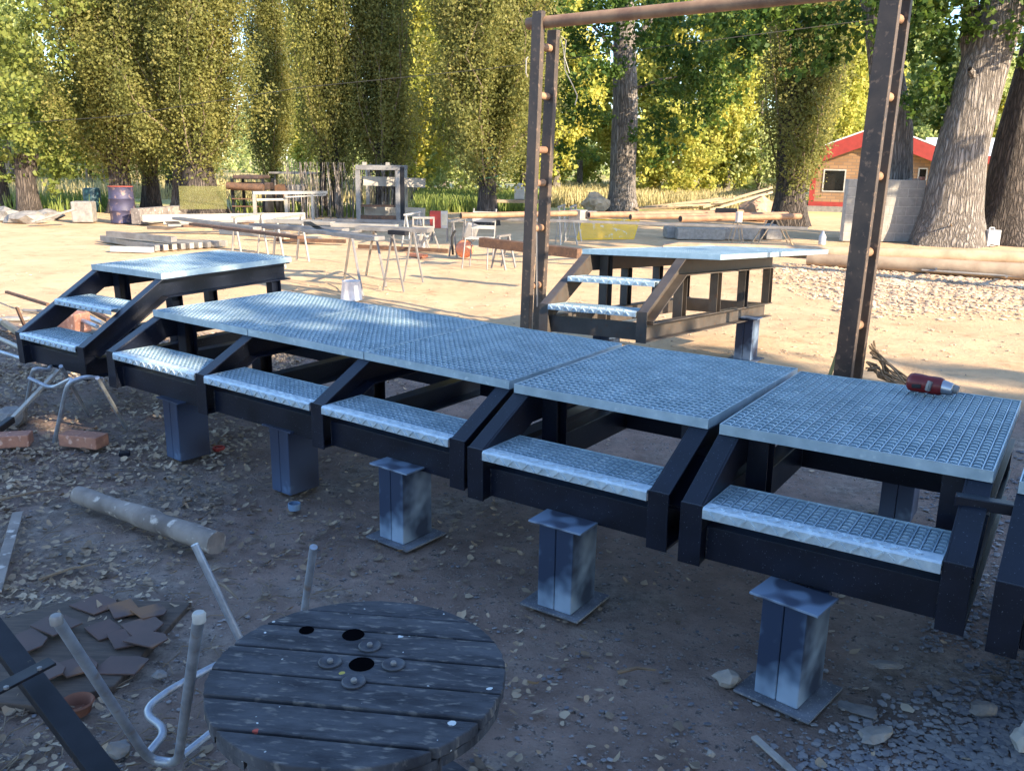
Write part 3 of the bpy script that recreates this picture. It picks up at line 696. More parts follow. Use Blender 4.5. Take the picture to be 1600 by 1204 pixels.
stone('stone', G(1385, 1040), (.05, .022, .010), 'stone', 'thin slate behind the nearest pedestal base', seed=8, rot=-.2)
stone('stone', G(1345, 1112), (.06, .03, .008), 'stone', 'flat slate right of the nearest pedestal base plate', seed=9, rot=-.5)
stone('stone', G(1535, 1112), (.04, .028, .02), 'stone', 'grey stone among the pebbles at the lower right', seed=12)
stone('stone', G(1110, 1180), (.012, .011, .011), 'palestone', 'small round stone below the nearest pedestal', seed=14)
stone('stone', G(184, 1176), (.032, .024, .022), 'stone', 'grey rock inside the upturned chair frame loop', seed=15)
stone('stone', G(250, 1058), (.022, .018, .014), 'stone', 'grey rock right of the rotten board', seed=16)
stone('stone', G(1598, 1170), (.03, .035, .05), 'white', 'white stone cut by the right edge', seed=19)
for lb, a, b, mm in (('thin pale lath lying at the bottom right', G(1178, 1150, .01), G(1250, 1215, .01), 'palestone'), ('grey weathered board at the left edge', G(28, 800, .02), G(-8, 925, .02), 'greylog')):
    k_ = MB(); k_.bar(a, b, .022 if 'thin' in lb else .045, .008); tag(k_.build('lath' if 'thin' in lb else 'board', mm, bevel=.002), lb, 'lath' if 'thin' in lb else 'board')
for c, r_, s, lb in ((G(128, 698), -.25, (.125, .055, .035), 'whole red brick under the far left platform'), (G(15, 698), .25, (.10, .055, .035), 'broken red brick at the left edge'), (G(165, 690), .5, (.05, .04, .02), None)):
    if not lb: continue
    k_ = MB(); k_.box(-s[0], s[0], -s[1], s[1], 0, s[2] * 2); o = k_.build('brick', 'brick', bevel=.006, loc=(c.x, c.y + .03, 0), rot=(0, 0, r_)); tag(o, lb, 'brick', 'red bricks on the ground')
k_ = MB(); k_.lathe([(.0001, 0), (.03, 0), (.036, .012), (.034, .02), (.026, .022), (.024, .010), (.0001, .008)], 14, G(342, 703)); tag(k_.build('plastic_ring', 'red', smooth=True), 'small red plastic ring lying behind the first pedestals', 'ring')
k_ = MB(); k_.lathe([(.0001, 0), (.03, 0), (.03, .03), (.026, .03), (.025, .004), (.0001, .004)], 14, G(460, 795)); tag(k_.build('round_plate', 'ped', smooth=True), 'small round blue-grey metal plate on the ground near the second pedestal', 'plate')
k_ = MB(); k_.box(-.03, .03, -.02, .02, 0, .03); tag(k_.build('blue_block', 'navy', loc=G(195, 712), rot=(0, 0, .4), bevel=.006), 'small dark blue block right of the red brick', 'block')
# broom-like tool
e = empty('scraper', G(5, 668, .03), (0, 0, 0), 'long scraper with silver blade and black handle at the far left', 'scraper'); eo = e.location.copy()
A, B, C_ = G(-30, 690, .05), G(18, 655, .09), G(92, 578, .33)
MB().bar(A - eo, B - eo, .045, .04).build('handle', 'black', e, bevel=.006); MB().bar(B - eo, C_ - eo, .035, .018).build('blade', 'palesteel', e, bevel=.003)
# chair frame carrying the far-left platform
e = empty('chair_frame', G(110, 690), (0, 0, 0), 'grey bent-tube chair frame propping up the far left platform', 'chair frame'); eo = e.location.copy()
def rt(ps, r, nm): MB().tube(bend(rel(ps, eo)), r, 8).build(nm, 'zinctube', e, smooth=True)
rt([G(40, 640), D(52, 575, 5.0), D(75, 578, 5.1), G(80, 572, .28)], .0125, 'leg')
rt([G(85, 690), D(105, 598, 4.75), D(135, 588, 4.8), D(160, 592, 4.9)], .0125, 'leg')
rt([D(95, 572, 5.0), G(138, 648)], .0125, 'leg'); rt([D(152, 590, 4.75), G(198, 670)], .0125, 'leg')
rt([D(45, 590, 5.0), D(80, 607, 4.95), D(110, 592, 4.8)], .011, 'stretcher')

# ------------------------------------------------------------------ scrap pipes at left
SP = [((-20, 490), (110, 560), .022, 'zinctube', 'pale tube lowest in the scrap heap'), ((-20, 520), (35, 545), .02, 'palesteel', 'short pale tube at the left edge of the scrap heap'), ((10, 456), (75, 476), .02, 'rust', 'rusty bar pointing left out of the scrap heap'),
      ((36, 485), (112, 488), .018, 'greysteel', 'bent grey tube behind the far left platform leg'), ((100, 478), (160, 505), .024, 'zinctube', 'thick zinc pipe seen between the far left steps'), ((92, 486), (152, 510), .02, 'zinctube', 'thinner zinc pipe beside the thick one'), ((112, 468), (170, 500), .028, 'rust', 'dark rusty channel behind the zinc pipes'),
      ((5, 503), (60, 540), .03, 'tan', 'timber batten on the scrap heap'), ((-30, 540), (40, 562), .014, 'zinctube', 'thin tube in front of the scrap heap')]
for i, (a, b, r_, mm, lb) in enumerate(SP):
    z = .03 + .05 * (i % 3); A, B = G(*a, z), G(*b, z); k_ = MB()
    if mm in ('rust', 'tan'): k_.bar(A, B, r_ * 1.6, r_ * 1.4)
    else: k_.tube([A, B], r_, 10)
    tag(k_.build('scrap_tube' if mm not in ('tan',) else 'batten', mm, smooth=mm not in ('rust', 'tan')), lb, 'tube' if mm != 'tan' else 'batten', 'scrap heap at the left')
k_ = MB(); k_.bar(G(26, 480, .2), G(38, 508, .02), .03, .02); tag(k_.build('upright_bar', 'rust'), 'short rusty bar standing up from the scrap heap', 'bar', 'scrap heap at the left')
k_ = MB(); k_.box(-.16, .16, -.09, .09, 0, .2); tag(k_.build('red_crate', 'brick', loc=G(112, 520), rot=(0, 0, -.4), bevel=.01), 'reddish block behind the lower tread of the far left platform', 'block')
k_ = MB(); k_.prism([(-.14, -.06), (.12, -.05), (.15, .05), (-.1, .06)], 0, .03, 'z'); tag(k_.build('concrete_chip', 'palestone', loc=G(22, 500), bevel=.006), 'pale slab chip left of the scrap heap', 'slab')

# bucket behind the row
c = G(537, 478); k_ = MB(); k_.lathe([(.0001, .0), (.13, 0), (.105, .21), (.11, .22), (.10, .22), (.095, .21), (.12, .01), (.0001, .01)], 24)
o = k_.build('bucket', 'bluewhite', smooth=True, loc=(c.x, c.y + .5, 0)); tag(o, 'upturned white bucket behind the long platform', 'bucket')
# ------------------------------------------------------------------ trestles and steel work in the sunlit yard
def trestle(apex_px, f1, f2, label, h=.72, spread=.9, m='palesteel', depth=None, rr=.014, grp='folding trestles in the yard'):
    """two A-frames; apex px and two foot px of the near A-frame, second A-frame behind"""
    a = G(*f1), G(*f2); base = (a[0] + a[1]) / 2; e = empty('trestle', base, (0, 0, 0), label, 'trestle', grp)
    top = Vector((base.x, base.y, h)); 
    if depth is None: depth = Vector((.15, spread, 0))
    for f in a:
        MB().bar(f - base, top - base, rr * 2, rr * 1.4).build('leg', m, e)
    for f in a:
        MB().bar(f - base + depth, top - base + depth, rr * 2, rr * 1.4).build('leg', m, e)
    MB().bar(top - base - depth * .08, top - base + depth * 1.08, .05, .03).build('top_rail', m, e)
    for t in (.22,):
        MB().bar((a[0] - base) * (1 - t) + (top - base) * t, (a[1] - base) * (1 - t) + (top - base) * t, rr, rr).build('stretcher', m, e)
    return top, depth
def beam(a, b, w, h, name, m, label, cat='steel bar', grp=None, bevel=.002, up=(0, 0, 1)):
    return tag(MB().bar(a, b, w, h, up).build(name, m, bevel=bevel), label, cat, grp)
def pipe(a, b, r, name, m, label, cat='pipe', grp=None, hollow=False):
    k_ = MB(); k_.tube([a, b], r, 14)
    return tag(k_.build(name, m, smooth=True), label, cat, grp)
tA, dA = trestle((547, 372), (537, 443), (567, 464), 'left trestle of the nearest pair, legs apart on the sand', m='greysteel')
tB, dB = trestle((612, 365), (598.6, 454), (631, 456), 'right trestle of the nearest pair, by the boards end', m='greysteel')
tC, dC = trestle((370, 354), (362, 412), (380, 414), 'far left small trestle behind the far left platform', m='palesteel')
tD, dD = trestle((436, 360), (426, 416), (446, 419), 'small trestle right behind the far left platform', m='palesteel')
trestle((870, 340), (868, 381), (876, 383), 'thin trestle behind the left gantry posts', m='palesteel', h=.74)
trestle((897, 340), (879, 381), (902, 383), 'thin white trestle left of the yellow mesh', m='palesteel', h=.74)
trestle((1155, 352), (1142, 386), (1162, 387), 'tan trestle behind the sunlit rear deck', m='tan', h=.66)
trestle((708, 352), (702, 401), (714, 402), 'thin trestle beside the orange ball', m='greysteel', h=.6)
trestle((1270, 350), (1240, 386), (1180, 387), 'tan trestle left of the block wall', m='tan', h=.66)
z = .745
GB = 'steel sections laid out on trestles'
beams = [((395, 352), (540, 360), .16, .05, 'greysteel', 'grey channel at the left end of the trestle bench'), ((482, 359), (590, 372.5), .20, .045, 'greysteel', 'wide grey flat lying over the left near trestle'),
         ((560, 356), (672, 360), .22, .05, 'greysteel', 'grey channel at the right end of the trestle bench'), ((520, 351), (620, 354), .16, .05, 'palesteel', 'pale section behind the bench flats'),
         ((275, 341), (402, 357), .12, .04, 'greysteel', 'long grey bar across the two small trestles'), ((300, 350), (470, 371), .09, .035, 'rust', 'brown bar in front on the small trestles'), ((420, 345), (520, 349), .14, .045, 'palesteel', 'pale flat under the low steel frame'),
         ((609, 362.5), (636, 364.5), .08, .05, 'black', 'short dark offcut at the bench end'), ((480, 349), (500, 361), .10, .05, 'black', 'dark open end of a channel on the bench')]
for a, b, w_, h_, mm, lb in beams: beam(G(*a, z), G(*b, z), w_, h_, 'steel_section', mm, lb, 'steel section', GB)
for i in range(5):
    beam(G(290 + 30 * i, 345 + 2.5 * i, .45), G(470 + 32 * i, 359 + 3 * i, .45), .03, .03, 'thin_bar', 'rust' if i % 2 else 'greysteel', ['thin bar at the back of the low rack', 'brown thin bar second from the back', 'thin bar in the middle of the low rack', 'brown thin bar near the front of the low rack', 'thin bar at the front of the low rack'][i], 'steel bar', 'thin bars on the low rack')
# square tube bundle on the sand
for i in range(9):
    a = G(160 + 12 * i, 372 + .7 * i, .06); b = G(246 + 13.5 * i, 387.5 - .9 * i, .06)
    beam(a, b, .09, .10, 'square_tube', 'palesteel' if i % 3 else 'greysteel', ['nearest pale tube of the bundle on the sand'][0] if i == 0 else 'pale square tube number %s from the front of the bundle on the sand' % ('second', 'third', 'fourth', 'fifth', 'sixth', 'seventh', 'eighth', 'ninth')[i - 1], 'square tube', 'square tubes stacked on the sand')
beam(G(175, 388.5, .045), G(238, 390.5, .045), .12, .09, 'white_block', 'white', 'white painted beam offcut in front of the tube bundle', 'beam')
beam(G(170, 365, .2), G(272, 374, .2), .12, .09, 'square_tube', 'greysteel', 'grey tube lying on top of the bundle', 'square tube', 'square tubes stacked on the sand')
beam(G(222, 341, .35), G(476, 337, .35), .10, .14, 'long_beam', 'palesteel', 'long pale steel beam in front of the poplar trunks', 'beam')
beam(G(212, 338, .2), G(285, 332, .2), .25, .36, 'timber_beam', 'greylog', 'thick grey timber right of the purple drum', 'timber')
for i, (a, b) in enumerate((((262, 352), (360, 350)), ((300, 347), (420, 352)), ((330, 357), (450, 364)), ((232, 356), (330, 358)), ((395, 366), (500, 372)), ((440, 372), (520, 366)))):
    beam(G(*a, .1), G(*b, .1), .14, .05, 'plank', 'tan' if i % 2 else 'greysteel', 'loose plank %s on the sandy yard' % ('behind the tube bundle', 'in front of the long pale beam', 'behind the small trestles', 'right of the purple drum', 'under the bench', 'below the low steel frame')[i], 'plank', 'loose planks in the yard')

for i, (a, b, w_, z_, mm, lb) in enumerate((((225, 344), (420, 341), .14, .12, 'greysteel', 'grey beam in front of the long pale beam'), ((255, 348), (470, 345), .12, .1, 'palesteel', 'pale bar lying between the purple drum and the low frame'), ((330, 343), (560, 347), .16, .2, 'palesteel', 'pale beam passing under the low frame'),
        ((285, 354), (395, 349), .10, .08, 'rust', 'brown bar on the ground left of the low frame'), ((470, 356), (640, 350), .12, .12, 'greysteel', 'grey bar on the ground under the bench flats'), ((505, 344), (700, 348), .14, .3, 'greysteel', 'grey beam under the tall open frame'), ((240, 340), (330, 345), .2, .2, 'greylog', 'grey sleeper beside the thick timber'), ((345, 362), (430, 368), .08, .3, 'palesteel', 'thin pale bar on the low rack'),
        ((430, 374), (540, 377), .07, .06, 'rust', 'brown bar on the sand before the trestle bench'), ((640, 348), (740, 343), .12, .15, 'palesteel', 'pale beam right of the tall open frame'), ((560, 385), (700, 392), .05, .03, 'rust', 'thin brown rod on the sand below the bench'))):
    beam(G(*a, z_), G(*b, z_), w_, .07, 'ground_bar', mm, lb, 'steel bar', 'bars lying about the yard')
# low frame (goal-like) of square tube
def frame1():
    o = G(400, 353); e = empty('low_frame', o, (0, 0, 0), 'low rectangular frame of pale square tube standing in the yard', 'steel frame')
    b = G(490, 351); h = .74; m = 'palesteel'
    for x in (G(400, 353), G(449, 352)): MB().bar(x - o, x - o + Vector((0, 0, h)), .075, .075).build('leg', m, e)
    MB().bar(b - o, b - o + Vector((0, 0, h)), .14, .06).build('leg', m, e)
    MB().bar(Vector((-.04, 0, h + .04)), G(512, 350) - o + Vector((0, 0, h + .04)), .12, .07).build('top_rail', m, e)
    MB().bar(G(449, 352) - o + Vector((0, -.1, h - .06)), G(512, 350) - o + Vector((0, -.1, h - .02)), .05, .03).build('rail', m, e)
    MB().bar(Vector((0.04, 0, h - .12)), G(449, 352) - o + Vector((-.04, 0, h - .12)), .05, .05).build('rail', m, e)
frame1()
def frame2():
    o = G(558, 347); e = empty('shelf_frame', o, (0, 0, 0), 'tall open frame of heavy steel sections carrying long beams', 'steel frame'); m = 'greysteel'
    Y0 = o.y; r_ = G(622, 349); X1 = r_.x - o.x; h = D(590, 266, Y0).z; dp = 1.6
    for x in (0, X1 - .07):
        for y in (0, dp): MB().bar((x + .05, y, 0), (x + .05, y, h), .10, .12).build('upright', 'palesteel' if y else m, e, bevel=.004)
    for y in (0, dp): MB().bar((-.0, y, h + .065), (X1 + .05, y, h + .065), .13, .12).build('top_rail', m, e, bevel=.004)
    for y in (0, dp): MB().bar((.101, y, .10), (X1 - .07, y, .10), .10, .16).build('bottom_rail', 'rust', e)
    for x in (.05, X1 - .02): MB().bar((x, .07, h - .3), (x, dp - .07, h - .3), .07, .08).build('side_rail', m, e)
    MB().bar((.101, .15, .42), (X1 - .07, .15, .42), .3, .05).build('shelf', 'rust', e)
    MB().bar((X1 + .10, -.02, 0), (X1 + .10, -.02, h + .1), .07, .10).build('upright', 'black', e)
    for x in (.18, .78): MB().box(x, x + .1, -.04, .08, h + .126, h + .20).build('lug', 'palesteel', e)
    beam(o + Vector((.12, .35, h - .28)), D(664, 286, Y0 + .9), .12, .24, 'wide_beam', 'palesteel', 'upper pale beam sticking out to the right of the tall frame', 'beam', 'beams carried by the tall frame')
    beam(o + Vector((.12, .45, .28)), D(664, 332, Y0 + .9), .12, .24, 'wide_beam', 'palesteel', 'lower pale beam sticking out to the right of the tall frame', 'beam', 'beams carried by the tall frame')
frame2()

# chair with white slats
def chair():
    o = G(752, 416); e = empty('slatted_chair', o, (0, 0, radians(-12)), 'metal chair with white slatted back standing on the sand', 'chair')
    w_ = .36; h = .45
    for x in (-w_ / 2, w_ / 2):
        MB().tube([(x, -.02, 0), (x, .1, h), (x, .22, .88)], .012, 8).build('back_leg', 'greysteel', e)
        MB().tube([(x * 1.1, -.42, 0), (x, -.30, h)], .012, 8).build('front_leg', 'greysteel', e)
    for i in range(3): MB().bar((-w_ / 2 - .01, .13 + .035 * i, .60 + .105 * i), (w_ / 2 + .01, .13 + .035 * i, .60 + .105 * i), .015, .055).build('back_slat', 'white', e)
    for i in range(5): MB().bar((-w_ / 2 - .01, -.28 + .08 * i, h), (w_ / 2 + .01, -.28 + .08 * i, h), .055, .015).build('seat_slat', 'white', e)
    MB().bar((-w_ / 2, -.30, h - .02), (-w_ / 2, .1, h - .02), .02, .02).build('seat_rail', 'greysteel', e); MB().bar((w_ / 2, -.30, h - .02), (w_ / 2, .1, h - .02), .02, .02).build('seat_rail', 'greysteel', e)
chair()
a = G(752, 378, .56); b = G(905, 396, .50); beam(a, b, .13, .12, 'long_channel', 'rust', 'long brown channel resting on the slatted chair', 'steel channel')
trestle((775, 384), (768, 419), (790, 422), 'stool-like trestle under the long brown channel', h=.5, m='greysteel', spread=.3)
# orange float with grey grinder body
def ball():
    o = G(726, 403); e = empty('round_tank', o, (0, 0, 0), 'round orange tank with a grey motor on top', 'tank')
    MB().lathe([(.0001, .0)] + [(.155 * sin(pi * k / 14), .155 - .155 * cos(pi * k / 14)) for k in range(1, 14)] + [(.0001, .31)], 24).build('tank', 'orange', e, smooth=True)
    T = Matrix.Rotation(.3, 4, 'Y')
    MB().box(-.14, .08, -.08, .1, .315, .60, T).build('motor', 'greysteel', e, bevel=.03)
    MB().tube([(-.2, .0, .05), (-.22, 0, .35), (-.16, 0, .46)], .02, 8).build('handle', 'rubber', e, smooth=True)
ball()
def lowstand(px, py, w_, h, m, lb, hb=.35, cat='crate'):
    o = G(px, py); e = empty('sign_stand', o, (0, 0, 0), lb, cat)
    for x in (-w_ / 2 + .02, w_ / 2 - .02): MB().bar((x, 0, 0), (x, 0, h), .025, .025).build('leg', 'greysteel', e); MB().bar((x, .3, 0), (x, .04, h), .025, .025).build('leg', 'greysteel', e)
    MB().box(-w_ / 2, w_ / 2, -.03, -.014, h - hb, h).build('panel', m, e, bevel=.004)
    return e
e = lowstand(686, 378, .36, .62, 'white', 'small stand with a red and white panel right of the hollow block', .34, 'panel stand'); MB().box(-.18, .04, -.036, -.0305, .28, .62).build('red_patch', 'red', e)
MB().box(.06, .16, -.0365, -.0305, .34, .56).build('tan_patch', 'label', e)
def hollow():
    o = G(662, 392); e = empty('hollow_block', (o.x, o.y, .42), (0, 0, .1), 'hollow concrete block resting on a small trestle', 'hollow block')
    k_ = MB(); w_, h, d = .40, .19, .19
    k_.box(-w_ / 2, w_ / 2, -d / 2, d / 2, 0, .03); k_.box(-w_ / 2, w_ / 2, -d / 2, d / 2, h - .03, h)
    for x0, x1 in ((-w_ / 2, -w_ / 2 + .03), (-.015, .015), (w_ / 2 - .03, w_ / 2)): k_.box(x0, x1, -d / 2 + .001, d / 2 - .001, .0301, h - .0301)
    k_.build('block', 'palestone', e, bevel=.004)
    for ax in (-.15, .15):
        pass
hollow()
trestle((636, 352), (628, 385), (642, 386), 'white A-shaped trestle left of the hollow block', m='white', h=.60)
trestle((662, 370), (650, 392), (672, 393), 'little trestle carrying the hollow block', m='palesteel', h=.405, spread=.25)
c = G(663, 386); k_ = MB(); k_.lathe([(.0001, 0), (.10, 0), (.12, .24), (.125, .25), (.11, .25), (.095, .02), (.0001, .02)], 20); tag(k_.build('pail', 'white', smooth=True, loc=(c.x, c.y - .3, 0)), 'white pail below the hollow block', 'pail')
beam(G(640, 397, .03), G(664, 400, .03), .14, .05, 'red_board', 'orange', 'reddish board lying on the sand left of the orange tank', 'board')

# ------------------------------------------------------------------ yard, middle right
beam(G(745, 341, .72), G(1262, 357, .74), .12, .035, 'long_flat', 'greysteel', 'very long grey flat laid across the far trestles', 'steel section', None)
PP = [((920, 336), (1160, 332), .05, 'longest pale pipe, its open end left of the cottonwood trunk'), ((985, 339), (1230, 335), .045, 'pipe with its open end right below the cottonwood trunk'), ((1063, 342), (1250, 338), .05, 'short pipe with its open end near the block'), ((720, 337), (905, 333), .045, 'pipe left of the gantry posts')]
for a, b, r_, lb in PP:
    A, B = G(*a, .80), G(*b, .80); pipe(A, B, r_, 'steel_pipe', 'rustlight', lb, 'pipe', 'pipes lying on the far trestles')
    q = bpy.context.scene.objects; o_ = list(COL.objects)[-1]
    d = (A - B).normalized(); k_ = MB(); k_.tube([A - o_.location + d * .002, A - o_.location + d * .004], r_ * .78, 12); k_.build('open_end', 'rubber', o_)
beam(G(895, 337, .75), G(912, 338, .75), .22, .2, 'hollow_block', 'palestone', 'pale block on the far bench beside the gantry posts', 'block')
beam(G(914, 334, .78), G(926, 335, .78), .2, .1, 'bench_tool', 'greysteel', 'grey tool box on the far bench', 'tool box')
beam(G(1118, 330, .85), G(1152, 331, .85), .3, .10, 'dark_tray', 'black', 'dark tray on top of the far pipes', 'tray')
c = G(1154, 347, .76); k_ = MB(); k_.lathe([(.0001, 0), (.055, 0), (.055, .15), (.05, .155), (.0001, .155)], 14, c); tag(k_.build('paint_can', 'white', smooth=True), 'small white paint can on the far trestle', 'can')
def mesh_panel(pxs, name, m, label, alpha_holes=True):
    q = [G(*pxs[0]), G(*pxs[1])]; Yb = q[0].y; t0 = D(pxs[2][0], pxs[2][1], Yb + .25); t1 = D(pxs[3][0], pxs[3][1], q[1].y + .25)
    e = empty(name, q[0], (0, 0, 0), label, 'mesh panel'); k_ = MB(); o = q[0]
    n = 46; mrow = 22
    for i in range(n + 1):
        a = q[0].lerp(q[1], i / n) - o; b = t0.lerp(t1, i / n) - o; k_.bar(a, b, .010, .003, (0, 1, 0))
    for j in range(mrow + 1):
        a = q[0].lerp(t0, j / mrow) - o; b = q[1].lerp(t1, j / mrow) - o; k_.bar(a, b, .010, .003, (0, 1, 0))
    k_.build('mesh', m, e); f = MB()
    for a, b in ((q[0], q[1]), (q[0], t0), (q[1], t1), (t0, t1)): f.bar(a - o, b - o, .02, .02, (0, 1, 0))
    f.build('rim', m, e)
mesh_panel([(901, 374), (990, 373), (911, 343), (999, 343)], 'yellow_mesh', 'yellow', 'yellow wire mesh panel standing under the far pipes')
for i, (x0, x1, y, h, lb, mm) in enumerate(((1041, 1056, 372, .28, 'rounded concrete end block at the left of the kerb row', 'palestone'), (1058, 1128, 374, .25, 'long concrete kerb lying behind the rear deck', 'palestone'), (1130, 1183, 374, .25, 'second concrete kerb toward the block wall', 'palestone'), (1197, 1220, 374, .33, 'upright rounded concrete block between the kerbs and the wall', 'palestone'), (1184, 1193, 373, .26, 'narrow concrete block', 'dkconc'))):
    if i == 4: lb = 'narrow concrete block between the two larger blocks'
    A, B = G(x0, y), G(x1, y); k_ = MB(); w_ = (B - A).length
    if i in (0, 3): k_.prism([(0, 0), (w_, 0), (w_, h * .7), (w_ * .8, h * .95), (w_ * .5, h), (w_ * .2, h * .95), (0, h * .7)], 0, .5, 'y')
    else: k_.box(0, w_, 0, .3, 0, h)
    tag(k_.build('concrete_block', mm, loc=A, bevel=.012), lb, 'concrete block', 'concrete blocks behind the rear deck')
# two long poles
lumpy_log(G(1036, 386, .09), G(1625, 404, .12), .10, .12, 'long_pole', 'log', 'upper of the two long barkless poles lying across the yard', 'pole', grp='long poles across the right of the yard', n=18, seg=30)
lumpy_log(G(1262, 405, .08), G(1640, 427, .12), .105, .135, 'long_pole', 'log', 'lower, nearer of the two long barkless poles', 'pole', grp='long poles across the right of the yard', n=18, seg=30)
def ladder():
    o = G(1400, 414); e = empty('pipe_rack', o, (0, 0, 0), 'thin pale metal rack lying in front of the long poles', 'rack')
    MB().tube([G(1398, 414, .05) - o, G(1625, 424, .05) - o], .018, 8).build('rail', 'palesteel', e); MB().tube([G(1440, 422, .05) - o, G(1650, 436, .05) - o], .018, 8).build('rail', 'palesteel', e)
    for a, b in (((1463, 420), (1465, 412)), ((1573, 432), (1575, 421))): MB().tube([G(*a, .03) - o, G(*a, .16) - o], .02, 8).build('stub', 'palesteel', e)
ladder()
# block wall
def wall():
    A, B = G(1316, 377), G(1436, 378.5); e = empty('block_wall', A, (0, 0, atan2((B - A).y, (B - A).x)), 'low freestanding wall of grey concrete blocks before the red-trimmed house', 'wall')
    L = (B - A).length; rh = .193; k_ = MB(); mo = MB()
    for j in range(7):
        x = 0 if j % 2 == 0 else -.0; first = .39 if j % 2 == 0 else .195
        while x < L - .02:
            x1 = min(x + first, L); first = .39
            k_.box(x + .007, x1 - .007, 0, .19, j * rh + .007, (j + 1) * rh - .007); x = x1
        mo.box(.003, L - .003, .006, .184, j * rh + .0041, (j + 1) * rh - .0041) if j == 0 else mo.box(.003, L - .003, .006, .184, j * rh - .0039, (j + 1) * rh - .0041)
    k_.build('blocks', 'block', e, bevel=.004); mo.build('mortar', 'mortar', e)
    zt = 7 * rh
    P0 = A + (B - A) * .8
    for i, (dx, w_, mm, lb) in enumerate(((.10, .22, 'greysteel', 'flat trowel on the block wall top'), (.26, .12, 'brick', 'brick fragment at the right end of the block wall top'))):
        q = P0 + Vector((dx, .08, zt)); tag(MB().box(-w_ / 2, w_ / 2, -.05, .05, 0, .03 + .04 * i).build('trowel' if i == 0 else 'brick_fragment', mm, loc=q, rot=(0, 0, .3), bevel=.006), lb, 'trowel' if i == 0 else 'brick')
wall()
# right-edge clutter
c = G(1546, 384); k_ = MB(); k_.box(-.15, .15, -.11, .11, 0, .34); k_.tube(bend([(-.06, 0, .34), (-.06, 0, .385), (.06, 0, .385), (.06, 0, .34)]), .014, 8); tag(k_.build('jerrycan', 'plastic', loc=c, bevel=.04, rot=(0, 0, .2)), 'pale plastic water can at the foot of the big leaning trunk', 'water can')
c = G(1575, 381); k_ = MB()
for z_ in (.05, .16, .27, .38): k_.box(-.17, .17, -.13, -.11, z_ - .035, z_ + .035)
for x in (-.15, .15): k_.box(x - .02, x + .02, -.1095, -.07, 0, .42)
tag(k_.build('wooden_crate', 'tan', loc=c, rot=(0, .1, .1)), 'slatted wooden crate right of the water can', 'crate')
c = G(1597, 372, 0); k_ = MB(); k_.lathe([(.0001, .40), (.15, .40), (.16, .68), (.17, .70), (.15, .70), (.0001, .66)], 20); o = k_.build('white_bucket', 'white', smooth=True, loc=c); tag(o, 'white bucket on the box at the right edge of the yard', 'bucket')
c = G(1598, 372); tag(MB().box(-.25, .3, -.1, .25, 0, .395).build('box_stand', 'greysteel', loc=c, bevel=.02), 'dark box under the white bucket at the right edge', 'box')
c = G(1284, 382); k_ = MB(); k_.lathe([(.0001, 0), (.07, 0), (.075, .02), (.075, .17), (.03, .25), (.025, .29), (.0001, .29)], 16); tag(k_.build('water_bottle', 'plastic', smooth=True, loc=c), 'clear bottle standing left of the block wall', 'bottle')
k_ = MB(); k_.tube([D(1486, 350, 18.9), G(1490, 372, .05), G(1510, 378, .03), G(1560, 384, .03)], .015, 6); tag(k_.build('hose', 'rope', smooth=True), 'pale hose curling at the foot of the leaning trunk', 'hose')

# left and centre clutter by the trees
c = G(193, 348); k_ = MB(); k_.lathe([(.0001, 0), (.285, 0), (.29, .02), (.28, .04), (.285, .28), (.30, .30), (.285, .32), (.285, .56), (.30, .58), (.285, .60), (.28, .82), (.295, .86), (.0001, .845)], 28)
o = k_.build('steel_drum', 'purple', smooth=True, loc=c); tag(o, 'purple oil drum with reddish rim at the left of the yard', 'drum')
MB().lathe([(.0001, .853), (.22, .858), (.295, .862), (.297, .875), (.0001, .866)], 24).build('lid', 'lid', o, smooth=True)
c = G(146, 330); k_ = MB(); k_.lathe([(.0001, 0), (.22, 0), (.24, .1), (.24, .58), (.21, .66), (.0001, .67)], 20); tag(k_.build('plastic_drum', 'bluedrum', smooth=True, loc=c), 'teal plastic drum left of the purple drum', 'drum')
c = G(133, 347); tag(MB().box(-.24, .24, -.2, .2, 0, .50).build('grey_box', 'dkconc', loc=c, rot=(0, 0, .15), bevel=.03), 'weathered grey concrete cube left of the purple drum', 'concrete cube')
for i, (x, y, s, lb) in enumerate(((40, 348, (.5, .3, .16), 'heap of broken concrete at the far left'), (72, 343, (.4, .22, .15), 'second concrete lump right of the far left heap'), (10, 345, (.3, .2, .2), 'concrete lump at the left edge of the yard'), (290, 352, (.2, .15, .06), 'flat stone behind the tube bundle'))): stone('rubble', G(x, y), s, 'dkconc', lb, 'rubble', seed=20 + i, sub=2)
k_ = MB(); a = G(52, 346, .1); k_.bar(a, a + Vector((.9, .2, .28)), .3, .05); tag(k_.build('slab', 'palestone', bevel=.01), 'tilted concrete slab on the far left heap', 'slab')
def pane():
    A, B = G(283, 346), G(356, 345); e = MB(); h = D(300, 291, A.y).z
    L = (B - A).length; k_ = MB(); k_.box(0, L, 0, .012, .30, h); o = k_.build('sheet_panel', 'glasspane', loc=A, rot=(0, 0, atan2((B - A).y, (B - A).x)))
    tag(o, 'greenish translucent sheet standing before the poplar trunks', 'sheet')
gm = bpy.data.materials.new('dusty translucent sheet'); gm.use_nodes = True; M['glasspane'] = gm
t_ = gm.node_tree; b_ = t_.nodes['Principled BSDF']; b_.inputs['Base Color'].default_value = (.16, .16, .05, 1); b_.inputs['Roughness'].default_value = .3; b_.inputs['Alpha'].default_value = .55
nn = N(t_, 'ShaderNodeTexNoise', Scale=3.); mr = N(t_, 'ShaderNodeMapRange'); mr.inputs[1].default_value = .3; mr.inputs[2].default_value = .7; mr.inputs[3].default_value = .2; mr.inputs[4].default_value = .6
t_.links.new(nn.outputs[0], mr.inputs[0]); t_.links.new(mr.outputs[0], b_.inputs['Alpha'])
pane()
